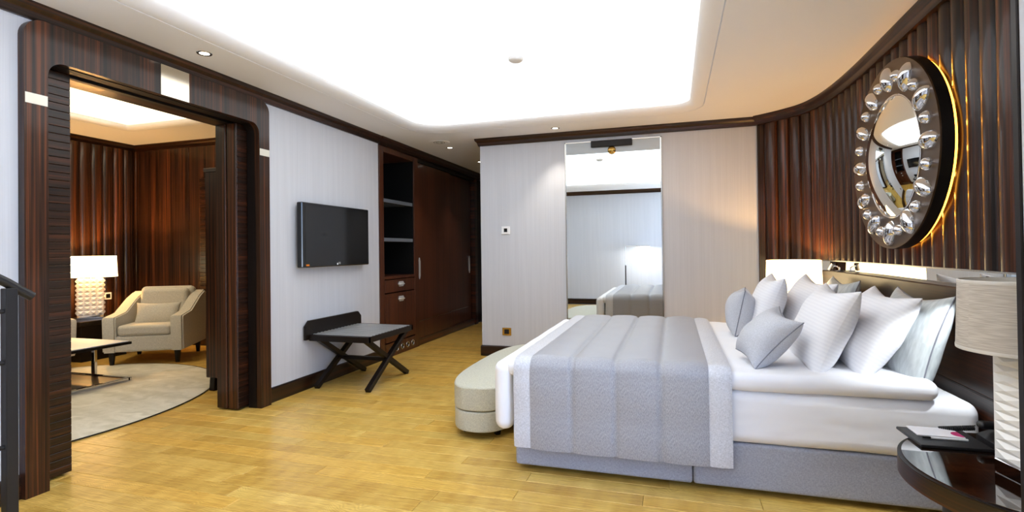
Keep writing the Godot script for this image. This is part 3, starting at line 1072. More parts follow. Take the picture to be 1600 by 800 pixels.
func armchair(o: Node3D) -> void:
	# faces +z; 0.86 wide, 0.82 deep
	put(mk().rbox(V(0, 0.245, 0.0), V(0.70, 0.19, 0.74), 0.03, 2), "base", M.velvet, o)
	put(mk().rbox(V(0, 0.400, 0.05), V(0.56, 0.125, 0.66), 0.04, 4), "seat_cushion", M.velvet, o)
	var back := mk()
	back.t = Transform3D(Basis(V(1, 0, 0), -0.16), V(0, 0.60, -0.34))
	back.rbox(V(0, 0, 0), V(0.62, 0.56, 0.16), 0.06, 4)
	put(back, "backrest", M.velvet, o)
	var bc := mk()
	bc.t = Transform3D(Basis(V(1, 0, 0), -0.2), V(0, 0.64, -0.24))
	bc.rbox(V(0, 0, 0), V(0.55, 0.44, 0.13), 0.055, 4)
	put(bc, "back_cushion", M.velvet, o)
	for s in [-1.0, 1.0]:
		var side := PackedVector2Array([Vector2(-0.42, 0.15), Vector2(0.38, 0.15), Vector2(0.40, 0.54), Vector2(0.385, 0.565), Vector2(0.10, 0.60), Vector2(-0.22, 0.76), Vector2(-0.40, 0.82), Vector2(-0.45, 0.80)])
		var inner := PackedVector2Array()
		var cc := Vector2(0.0, 0.42)
		for p in side: inner.append(cc + (p - cc) * 0.955)
		var m := mk()
		m.prism(side, V(s * 0.300, 0, 0), V(0, 0, 1), Vector3.UP, V(s * 0.105, 0, 0), true)
		m.prism(inner, V(s * 0.285, 0, 0), V(0, 0, 1), Vector3.UP, V(s * 0.14, 0, 0), true)
		put(m, "arm", M.velvet, o)
	for s in [-1.0, 1.0]:
		for z in [0.33, -0.36]:
			var lg := mk()
			lg.lathe([Vector2(0, 0), Vector2(0.024, 0), Vector2(0.040, 0.155), Vector2(0, 0.155)], 4)
			var q := put(lg, "leg", M.black_wood, o)
			q.position = V(s * 0.345, 0, z)
			q.rotation.y = PI / 4

# square studded ceramic lamp
func lamp(called: String, label: String, at: Vector3, sr: float, sh: float, bw: float, bh: float, lit: bool, rows: int, group := "", cols := 4) -> Node3D:
	var o := thing(called, label, "lamp", at, group)
	put(mk().box(V(-bw * 0.52, 0.0, -bw * 0.52), V(bw * 0.52, 0.05, bw * 0.52), 0.004), "base", M.chrome, o)
	var m := mk()
	var h := bw / 2
	var y0 := 0.05
	var st := bh / rows
	for side in 4:
		var bs := Basis(Vector3.UP, PI / 2 * side)
		m.t = Transform3D(bs, Vector3.ZERO)
		for r in rows:
			for c in cols:
				var a := V(-h + bw * c / cols, y0 + r * st, h)
				var b := V(-h + bw * (c + 1) / cols, y0 + r * st, h)
				var cc := b + V(0, st, 0)
				var d := a + V(0, st, 0)
				var tip := (a + cc) * 0.5 + V(0, 0, 0.022 if cols > 1 else 0.014)
				for e in [[a, b], [b, cc], [cc, d], [d, a]]:
					var nn: Vector3 = (e[1] - e[0]).cross(tip - e[0]).normalized()
					if nn.z < 0: nn = -nn
					m.tri(e[0], e[1], tip, nn, nn, nn)
	m.t = Transform3D.IDENTITY
	m.quad(V(-h, y0 + bh, -h), V(h, y0 + bh, -h), V(h, y0 + bh, h), V(-h, y0 + bh, h), Vector3.UP)
	put(m, "body", M.ceramic, o, "white studded ceramic body")
	var top := y0 + bh
	put(mk().lathe([Vector2(0, top), Vector2(0.055, top), Vector2(0.055, top + 0.012), Vector2(0.018, top + 0.016), Vector2(0.018, top + 0.10), Vector2(0, top + 0.10)], 20), "neck", M.chrome, o)
	var s0 := top + 0.02
	var s1 := s0 + sh
	var shade := mk()
	shade.lathe([Vector2(sr * 0.985, s0), Vector2(sr, s0 + 0.002), Vector2(sr * 0.96, s1), Vector2(sr * 0.945, s1)], 48)
	var so := put(shade, "shade", M.shade_lit if lit else M.shade, o)
	put(mk().lathe([Vector2(sr * 0.945, s1), Vector2(sr * 0.985, s0)], 48), "lining", M.shade_lit if lit else M.shade_inside, so)
	put(mk().lathe([Vector2(sr * 1.0, s0), Vector2(sr * 1.006, s0 + 0.002), Vector2(sr * 1.006, s0 + 0.012), Vector2(sr * 1.0, s0 + 0.012)], 48), "rim", M.shade_lit if lit else M.shade_rim, so)
	put(mk().lathe([Vector2(sr * 0.961, s1 - 0.012), Vector2(sr * 0.967, s1 - 0.010), Vector2(sr * 0.966, s1), Vector2(sr * 0.945, s1 + 0.001)], 48), "rim", M.shade_lit if lit else M.shade_rim, so)
	var by := s0 + sh * 0.5
	var prof := []
	for k in 9: prof.append(Vector2(0.032 * sin(PI * k / 8.0), by - 0.032 * cos(PI * k / 8.0)))
	put(mk().lathe(prof, 16), "bulb", M.bulb if lit else M.white_plastic, o)
	if lit:
		omni("bulb_light", V(0, by, 0), Color(1.0, 0.76, 0.45), 1.8 if sr > 0.25 else 1.1, 0.03, o)
		# the glow of the cloth itself lights the room below and above the shade
	return o

# ------------------------------------------------------------------ bed
func pillow_mesh(w: float, h: float, t: float, pinch := 0.09, sharp := 0.42, seed_ := 1) -> Mesher:
	# lies in the xy plane, thick along z
	var m := mk()
	var nz := noise(seed_ * 17 + 3, 2.2, 2)
	var k := 22
	for s in [-1.0, 1.0]:
		var rows := []
		for a in k + 1:
			var row := PackedVector3Array()
			for b in k + 1:
				var u := sin(PI / 2 * (2.0 * a / k - 1.0))
				var v := sin(PI / 2 * (2.0 * b / k - 1.0))
				var x := u * w / 2 * (1.0 - pinch * (1.0 - v * v) * u * u)
				var y := v * h / 2 * (1.0 - (pinch * (1.7 if v > 0.0 else 0.8)) * (1.0 - u * u) * v * v)
				var th := pow(maxf((1.0 - u * u) * (1.0 - v * v), 0.0), sharp) * t / 2
				th *= 1.0 + 0.16 * nz.get_noise_3d(x * 1.6 + 5.0 * s, y * 1.6, seed_ * 3.0)
				row.append(V(x, y, s * th))
			rows.append(row)
		m.grid(rows, false, false, s < 0)
	return m

func pillow(called: String, label: String, category: String, c: Vector3, u: Vector3, v: Vector3, w: float, h: float, t: float, m: Material, group: String, sd: int, piped := false, pinch := 0.12) -> void:
	var o := thing(called, label, category, c, group)
	u = u.normalized()
	v = (v - u * v.dot(u)).normalized()
	o.basis = Basis(u, v, u.cross(v))
	put(pillow_mesh(w, h, t, pinch, 0.42, sd), "cover", m, o)
	if piped:
		var loop := []
		for k in 40:
			var q := k / 10.0
			var e := int(q)
			var f := (q - e) * 2.0 - 1.0
			var uv: Vector2 = [Vector2(f, -1), Vector2(1, f), Vector2(-f, 1), Vector2(-1, -f)][e]
			loop.append(V(uv.x * w / 2 * (1.0 - pinch * (1.0 - uv.y * uv.y) * uv.x * uv.x), uv.y * h / 2 * (1.0 - pinch * (1.7 if uv.y > 0.0 else 0.8) * (1.0 - uv.x * uv.x) * uv.y * uv.y), 0))
		put(mk().tube(loop, 0.0035, 6, true), "piping", M.piping, o)

func bed() -> void:
	var o := thing("bed", "wide bed with grey upholstered box base and thick white mattress", "bed", V(0.2, 0, -3.98))
	put(mk(o).rbox(V(-0.418, 0.15, -3.98), V(0.998, 0.24, 1.96), 0.018, 2), "base_box", M.divan, o)
	put(mk(o).rbox(V(0.724, 0.15, -3.98), V(1.280, 0.24, 1.96), 0.018, 2), "base_box", M.divan, o)
	for p in [[-0.75, -3.3], [-0.75, -4.7], [1.2, -3.3], [1.2, -4.7]]:
		put(mk(o).box(V(p[0] - 0.03, 0, p[1] - 0.03), V(p[0] + 0.03, 0.032, p[1] + 0.03)), "foot", M.black, o)
	var nz := noise(61, 1.3, 3)
	var sag := func(p: Vector3) -> Vector3:
		return p + V(0, 0.006 * nz.get_noise_3d(p.x * 2.0, 0, p.z * 2.0), 0.010 * nz.get_noise_3d(p.x * 2.2, p.y * 3.0, 7.0))
	put(mk(o).rbox(V(0.222, 0.412, -3.98), V(2.285, 0.284, 2.0), 0.06, 24, sag), "mattress", M.linen, o, "thick mattress under a smooth white sheet")
	var dv := thing("duvet", "soft white duvet folded over the bed, tucked at its foot", "duvet", V(0.1, 0.55, -3.98))
	var puff := func(p: Vector3) -> Vector3:
		var q := p
		q.y += 0.010 * nz.get_noise_3d(p.x * 1.6, 3.0, p.z * 1.6)
		q.z += 0.012 * nz.get_noise_3d(p.x * 2.4, p.y * 2.0, 11.0) * signf(p.z + 3.98) * clampf(absf(p.z + 3.98) - 0.7, 0, 1) * 3.0
		return q
	put(mk(dv).rbox(V(0.12, 0.603, -3.98), V(2.16, 0.098, 2.035), 0.047, 28, puff), "cover", M.linen, dv)
	put(mk(dv).rbox(V(-0.985, 0.435, -3.98), V(0.115, 0.41, 2.03), 0.055, 10, puff), "foot_fold", M.linen, dv)
	# runner
	var rn := thing("bed_runner", "quilted silver-grey bed runner with pale borders across the bed", "bed runner", V(-0.31, 0.66, -3.98))
	var prof := []
	var zf := -2.945
	var zr := -5.015
	var top := 0.667
	for k in 9: prof.append(Vector2(zf + 0.004 * sin(k * 1.3), 0.16 + (top - 0.07 - 0.16) * k / 8.0))
	for k in range(1, 8): prof.append(Vector2(zf - 0.07 * (1.0 - cos(PI / 2 * k / 7.0)), top - 0.07 + 0.07 * sin(PI / 2 * k / 7.0)))
	for k in range(1, 25): prof.append(Vector2(lerpf(zf - 0.07, zr + 0.07, k / 24.0), top))
	for k in range(1, 8): prof.append(Vector2(zr + 0.07 * (1.0 - sin(PI / 2 * k / 7.0)), top - 0.07 * (1.0 - cos(PI / 2 * k / 7.0))))
	for k in range(1, 7): prof.append(Vector2(zr, top - 0.07 - 0.42 * k / 6.0))
	runner_part(rn, "quilt", M.runner, prof, -0.805, 0.165, 64, 4, 0.026, nz)
	runner_part(rn, "border", M.border, prof, -0.905, -0.804, 8, 1, 0.014, nz)
	runner_part(rn, "border", M.border, prof, 0.164, 0.279, 8, 1, 0.016, nz)
	# pillows
	var wp := "white pillows on the bed"
	pillow("pillow", "white striped pillow in front, behind the small near grey cushion", "pillow", V(0.80, 0.845, -3.06) + V(0.02, 0.0, -1).normalized() * 0.35, V(0.02, 0.0, -1), V(0.2, 0.43, -0.06), 0.70, 0.50, 0.23, M.pillowcase, wp, 1)
	pillow("pillow", "white striped pillow leaning between another pillow and the near silver cushion", "pillow", V(1.027, 0.825, -3.05) + V(0.03, 0.02, -1).normalized() * 0.35, V(0.03, 0.02, -1), V(0.25, 0.41, -0.08), 0.70, 0.51, 0.23, M.pillowcase, wp, 2)
	pillow("pillow", "white pillow leaning before the far silver cushion", "pillow", V(1.03, 1.07, -4.36) - V(0.22, 0.43, 0).normalized() * 0.25, V(-0.05, 0.05, -1), V(0.22, 0.43, 0), 0.72, 0.50, 0.22, M.pillowcase, wp, 3)
	pillow("pillow", "white pillow behind the far small grey cushion, by the lit lamp", "pillow", V(0.745, 1.09, -4.36) - V(0.16, 0.43, 0).normalized() * 0.25, V(0.04, 0.01, -1), V(0.16, 0.43, 0), 0.66, 0.50, 0.22, M.pillowcase, wp, 4)
	pillow("cushion", "silver satin cushion behind the white pillows, next to the near lamp shade", "cushion", V(1.285, 1.055, -3.36) - V(0.14, 0.45, 0).normalized() * 0.26, V(0, 0, -1), V(0.14, 0.45, 0), 0.68, 0.52, 0.22, M.silver_cushion, "silver cushions at the headboard", 5, true)
	pillow("cushion", "silver satin cushion peeping over the far white pillows", "cushion", V(1.29, 1.05, -4.72) - V(0.14, 0.45, 0).normalized() * 0.26, V(0, 0, -1), V(0.14, 0.45, 0), 0.68, 0.52, 0.22, M.silver_cushion, "silver cushions at the headboard", 6, true)
	pillow("small_cushion", "small grey cushion with dark piping leaning on the near white pillow", "cushion", V(0.497, 0.80, -3.24), V(-0.07, 0.06, -0.33), V(0.185, 0.233, -0.09), 0.31, 0.35, 0.22, M.grey_cushion, "small grey cushions", 7, true, 0.13)
	pillow("small_cushion", "small grey cushion standing upright toward the mirror wall", "cushion", V(0.475, 0.825, -4.30), V(0.12, 0, -1), V(0.07, 0.317, 0), 0.36, 0.34, 0.21, M.grey_cushion, "small grey cushions", 8, true, 0.10)

func runner_part(rn: Node3D, called: String, m: Material, prof: Array, x0: float, x1: float, nx: int, chan: int, th: float, nz: FastNoiseLite) -> void:
	var k := prof.size()
	var outer := []
	var inner := []
	for a in nx + 1:
		var f := float(a) / nx
		var x := lerpf(x0, x1, f)
		var q := fposmod(f * chan, 1.0)
		var puff := th * (0.12 + 0.88 * pow(sin(PI * clampf(q, 0.0, 1.0)), 0.35)) if a > 0 and a < nx else th * 0.45
		var ro := PackedVector3Array()
		var ri := PackedVector3Array()
		for b in k:
			var d: Vector2 = (prof[mini(b + 1, k - 1)] - prof[maxi(b - 1, 0)]).normalized()
			var nn := Vector2(d.y, -d.x)
			if nn.dot(Vector2(prof[b].x + 3.98, prof[b].y - 0.3)) < 0.0: nn = -nn
			var w := puff + 0.004 * nz.get_noise_3d(x * 4.0, prof[b].x * 4.0, prof[b].y * 4.0)
			var po: Vector2 = prof[b] + nn * w
			ro.append(V(x, po.y, po.y * 0.0 + po.x))
			ri.append(V(x, prof[b].y, prof[b].x))
		outer.append(ro)
		inner.append(ri)
	var ms := mk(rn)
	var probe := mk()
	probe.grid(outer)
	var up := 0.0
	for q in probe.n: up += q.y
	ms.grid(outer, false, false, up < 0.0)
	ms.grid(inner, false, false, up > 0.0)
	for side in [0, nx]:
		var out := V(-1 if side == 0 else 1, 0, 0)
		for b in k - 1: ms.quad(outer[side][b], outer[side][b + 1], inner[side][b + 1], inner[side][b], out)
	for a in nx:
		for b in [0, k - 1]: ms.quad(outer[a][b], outer[a + 1][b], inner[a + 1][b], inner[a][b], Vector3.DOWN)
	put(ms, called, m, rn)

func super_loop(a: float, b: float, e: float, k := 64) -> PackedVector2Array:
	var p := PackedVector2Array()
	for j in k:
		var t := TAU * j / k
		p.append(Vector2(a * signf(cos(t)) * pow(absf(cos(t)), 2.0 / e), b * signf(sin(t)) * pow(absf(sin(t)), 2.0 / e)))
	return p

func ottoman() -> void:
	var o := thing("ottoman", "long oval cream upholstered bench at the foot of the bed", "ottoman", V(-1.335, 0, -4.24))
	var band := func(y0: float, y1: float, grow: float, dome: float) -> Mesher:
		var rows := []
		var heights := [[y0, -0.012], [y0 + 0.004, -0.003], [y0 + 0.012, 0.0], [y1 - 0.014, 0.0], [y1 - 0.004, -0.004], [y1, -0.014]]
		for q in heights:
			var row := PackedVector3Array()
			for p in super_loop(0.278 + grow + q[1], 0.86 + grow + q[1], 2.7): row.append(V(p.x, q[0], p.y))
			rows.append(row)
		for k in range(1, 7):
			var f := 1.0 - k / 6.0
			var row := PackedVector3Array()
			for p in super_loop((0.264 + grow) * f, (0.846 + grow) * f, 2.7): row.append(V(p.x, y1 + dome * (1.0 - f * f), p.y))
			rows.append(row)
		var m := mk()
		m.grid(rows, false, true, false)
		if m.n[3 * 64 * 6].x * m.v[3 * 64 * 6].x < 0.0:
			m = mk()
			m.grid(rows, false, true, true)
		return m
	put(band.call(0.05, 0.192, 0.0, 0.0), "body", M.ottoman, o)
	put(band.call(0.196, 0.362, 0.003, 0.028), "seat", M.ottoman, o)
	for p in [[-0.12, 0.70], [0.12, 0.70], [-0.12, -0.70], [0.12, -0.70]]:
		var lg := mk()
		lg.lathe([Vector2(0, 0), Vector2(0.022, 0), Vector2(0.034, 0.052), Vector2(0, 0.052)], 4)
		var q := put(lg, "leg", M.black_wood, o)
		q.position = V(p[0], 0, p[1])

# ------------------------------------------------------------------ luggage bench
func luggage_bench() -> void:
	var o := thing("luggage_bench", "dark folding luggage bench with steel slats below the television", "luggage rack", V(-3.02, 0, -4.66))
	var m: Material = M.black_wood
	var xa := -3.335
	var xb := -2.685
	var za := -4.22
	var zb := -5.08
	var y0 := 0.465
	var y1 := 0.52
	var bb := PackedVector2Array([Vector2(4.18, 0.475), Vector2(5.10, 0.475), Vector2(5.10, 0.605), Vector2(5.045, 0.655), Vector2(4.235, 0.655), Vector2(4.18, 0.605)])
	put(mk(o).prism(bb, V(-3.362, 0, 0), V(0, 0, -1), Vector3.UP, V(0.026, 0, 0)), "back_board", m, o)
	put(mk(o).box(V(xa, y0, za - 0.035), V(xb, y1, za), 0.003), "rail", m, o)
	put(mk(o).box(V(xa, y0, zb), V(xb, y1, zb + 0.035), 0.003), "rail", m, o)
	put(mk(o).box(V(xb - 0.035, y0, zb), V(xb, y1, za), 0.003), "rail", m, o)
	put(mk(o).box(V(xa, y0, zb + 0.035), V(xa + 0.035, y1 - 0.012, za - 0.035), 0.003), "rail", m, o)
	put(mk(o).box(V(xa + 0.03, y1 - 0.014, zb + 0.03), V(xb - 0.03, y1 - 0.002, za - 0.03)), "deck", m, o)
	for k in 14:
		var z := lerpf(za - 0.07, zb + 0.07, k / 13.0)
		put(mk(o).box(V(xa + 0.002, y1 - 0.001, z - 0.0125), V(xb - 0.012, y1 + 0.004, z + 0.0125), 0.0015), "slat", M.slat_metal, o, "brushed steel slat" if k == 0 else "")
	for x in [-3.295, -2.735]:
		put(mk(o).beam(V(x, 0.0, -4.27), V(x, 0.468, -5.02), 0.05, 0.045, V(1, 0, 0)), "leg", m, o)
		put(mk(o).beam(V(x + (0.02 if x < -3 else -0.02), 0.0, -5.06), V(x + (0.02 if x < -3 else -0.02), 0.468, -4.28), 0.05, 0.045, V(1, 0, 0)), "leg", m, o)
	put(mk(o).box(V(-3.28, 0.215, -4.68), V(-2.75, 0.25, -4.64), 0.003), "stretcher", m, o)
	for k in o.get_children():
		if k.name.begins_with("leg"): k.position.y = 0.012

# ------------------------------------------------------------------ television
func television() -> void:
	var o := thing("television", "black flat television mounted on the pale wall", "television", V(-3.33, 1.47, -4.63))
	put(mk(o).box(V(-3.345, 1.166, -5.185), V(-3.283, 1.780, -4.072), 0.008), "housing", M.black_gloss, o)
	put(mk(o).box(V(-3.283, 1.215, -5.14), V(-3.2815, 1.745, -4.117)), "screen", M.screen, o)
	put(mk(o).box(V(-3.379, 1.35, -4.85), V(-3.345, 1.60, -4.42), 0.004), "wall_mount", M.black, o)
	put(mk(o).box(V(-3.283, 1.180, -4.17), V(-3.2815, 1.196, -4.125)), "energy_sticker", M.orange, o, "small orange sticker")
	var badge := put(mk(o).lathe([Vector2(0, 0), Vector2(0.010, 0), Vector2(0.010, 0.0015), Vector2(0, 0.0015)], 16), "badge", M.white_plastic, o)
	badge.position = V(-3.283, 1.190, -4.605) - o.position
	badge.rotation_degrees = V(0, 0, -90)
	(badge.mesh as ArrayMesh).custom_aabb = AABB()
	var m0 := mk().lathe([Vector2(0, 0), Vector2(0.010, 0), Vector2(0.010, 0.0015), Vector2(0, 0.0015)], 16).mesh()
	m0.surface_set_material(0, M.white_plastic)
	badge.mesh = m0
	lettering("LG", V(-3.2825, 1.181, -4.640), 0.020, V(0, 90, 0), M.white_plastic, o)

func lettering(s: String, at: Vector3, h: float, turn: Vector3, m: Material, parent: Node3D) -> void:
	var t := TextMesh.new()
	var f := SystemFont.new()
	f.font_names = PackedStringArray(["Droid Sans"])
	t.font = f
	t.text = s
	t.font_size = 32
	t.pixel_size = h / 24.0
	t.depth = 0.001
	t.curve_step = 4.0
	t.vertical_alignment = VERTICAL_ALIGNMENT_BOTTOM
	t.material = m
	var o := MeshInstance3D.new()
	o.mesh = t
	o.name = "lettering"
	parent.add_child(o, true)
	o.position = at - parent.position
	o.rotation_degrees = turn

# ------------------------------------------------------------------ mirrors
func wall_mirror() -> void:
	var o := thing("wall_mirror", "tall frameless mirror on the pale wall beyond the bed", "mirror", V(-0.667, 0, ZB + 0.01))
	put(mk(o).box(V(-1.215, 0.135, ZB + 0.001), V(-0.12, 2.566, ZB + 0.013)), "glass", M.mirror, o)
	put(mk(o).box(V(-1.206, 2.425, ZB + 0.0132), V(-0.129, 2.560, ZB + 0.0142)), "frosted_band", M.frost, o, "pale grey band across the top")
	var fr := mk(o)
	fr.box(V(-1.223, 0.132, ZB + 0.001), V(-1.208, 2.574, ZB + 0.018), 0.002)
	fr.box(V(-0.127, 0.132, ZB + 0.001), V(-0.112, 2.574, ZB + 0.018), 0.002)
	fr.box(V(-1.223, 2.560, ZB + 0.001), V(-0.112, 2.574, ZB + 0.018), 0.002)
	put(fr, "edge_frame", M.steel, o)
	put(mk(o).box(V(-0.905, 2.493, ZB + 0.0145), V(-0.435, 2.566, ZB + 0.05), 0.004), "light_bar", M.black_wood, o, "dark wooden bar")
	var ring := mk()
	ring.lathe([Vector2(0, 0), Vector2(0.042, 0), Vector2(0.046, 0.012), Vector2(0.034, 0.024), Vector2(0, 0.03)], 24)
	var kb := put(ring, "knob", M.brass, o, "round brass knob")
	kb.position = V(-0.668, 2.452, ZB + 0.0142) - o.position
	kb.rotation_degrees = V(90, 0, 0)

func oval_mirror() -> void:
	var c := V(1.33, 1.872, -3.90)
	var o := thing("oval_mirror", "oval convex mirror in a bronze frame studded with mirror drops on the reeded wall", "mirror", c)
	# local: x points into the room (-x of the world), the oval lies in y and z
	var ay := 0.59
	var az := 0.672
	var iy := 0.375
	var iz := 0.398
	var oc := Vector2(0.055, -0.015)   # the glass sits a little off the frame's middle (z, y)
	var el := func(q: float, ry: float, rz: float, x: float, off: Vector2) -> Vector3:
		return V(x, off.y + ry * sin(q), off.x + rz * cos(q))
	# frame: flat ring with a deep dark edge
	var rows := []
	for s in [[1.0, 0.055], [1.0, -0.002], [0.992, -0.010], [0.0, -0.010], [0.0, 0.004]]:
		var row := PackedVector3Array()
		for k in 96:
			var q := TAU * k / 96.0
			var a: Vector3 = el.call(q, ay, az, s[1], Vector2.ZERO)
			var b: Vector3 = el.call(q, iy, iz, s[1], oc)
			var p := b.lerp(a, s[0])
			row.append(p)
		rows.append(row)
	var edge := mk()
	for part_rows in [[0, 1], [1, 2], [2, 3], [3, 4]]:
		var pr := [rows[part_rows[0]], rows[part_rows[1]]]
		var probe := mk()
		probe.grid(pr, false, true, false)
		var flip := false
		if part_rows[0] == 0: flip = probe.n[0].z < 0.0
		elif part_rows[0] == 3: flip = probe.n[0].z > 0.0
		else: flip = probe.n[0].x > 0.0
		if part_rows[0] == 0: continue
		edge.grid(pr, false, true, flip)
	put(edge, "frame", M.bronze, o, "dark bronze oval frame")
	var rim := mk()
	var pr2 := [rows[0], rows[1]]
	var pb := mk()
	pb.grid(pr2, false, true, false)
	rim.grid(pr2, false, true, pb.n[0].z < 0.0)
	# back plate
	for k in 96:
		rim.tri(rows[0][k], rows[0][(k + 1) % 96], V(0.055, 0, 0), Vector3.RIGHT, Vector3.RIGHT, Vector3.RIGHT)
	put(rim, "frame_edge", M.black, o)
	# bulging glass
	var g := []
	for j in 15:
		var f := 1.0 - j / 14.0
		var row := PackedVector3Array()
		for k in 72:
			row.append(el.call(TAU * k / 72.0, iy * f, iz * f, -0.012 - 0.115 * (1.0 - f * f), oc))
		g.append(row)
	var gm := mk()
	gm.grid(g, false, true, false)
	if gm.n[72 * 6 * 5].x > 0.0:
		gm = mk()
		gm.grid(g, false, true, true)
	put(gm, "glass", M.mirror, o, "convex mirror glass")
	var bead := []
	for k in 72: bead.append(el.call(TAU * k / 72.0, iy + 0.003, iz + 0.003, -0.013, oc))
	put(mk().tube(bead, 0.006, 8, true), "bead", M.chrome, o)
	# 24 mirror drops, long and small by turns
	for k in 24:
		var q := PI / 2 + TAU * k / 24.0
		var pa: Vector3 = el.call(q, ay, az, -0.010, Vector2.ZERO)
		var pb2: Vector3 = el.call(q, iy, iz, -0.010, oc)
		var p := pb2.lerp(pa, 0.52)
		var rad := (pa - pb2).normalized()
		var tan_ := V(1, 0, 0).cross(rad)
		var big := k % 2 == 0
		var a := 0.086 if big else 0.038
		var b := 0.052 if big else 0.038
		var hh := 0.05 if big else 0.045
		var dm := mk()
		var rws := []
		for j in 8:
			var f := cos(PI / 2 * j / 7.0)
			var row := PackedVector3Array()
			for s in 20:
				var w := TAU * s / 20.0
				var sx := cos(w)
				var sy := sin(w)
				# pointed long drop
				var lx := signf(sx) * pow(absf(sx), 0.8) if big else sx
				var ly := signf(sy) * pow(absf(sy), 1.35) if big else sy
				row.append(p + rad * lx * a * f + tan_ * ly * b * f + V(-hh * sin(PI / 2 * j / 7.0), 0, 0))
			rws.append(row)
		dm.grid(rws, false, true, false)
		if dm.n[20 * 6 * 3].x > 0.0:
			dm = mk()
			dm.grid(rws, false, true, true)
		put(dm, "mirror_drop", M.chrome, o)
	# warm light strip behind the rim
	var strip := []
	for k in 96: strip.append(el.call(TAU * k / 96.0, ay - 0.016, az - 0.016, 0.066, Vector2.ZERO))
	put(mk().tube(strip, 0.006, 6, true), "light_strip", M.led_warm, o, "warm light strip behind the frame")
	for k in 24:
		var q := TAU * (k + 0.5) / 24.0
		omni("strip_light", el.call(q, ay - 0.085, az - 0.085, 0.072, Vector2.ZERO), Color(1.0, 0.66, 0.26), 0.012, 0.012, o)

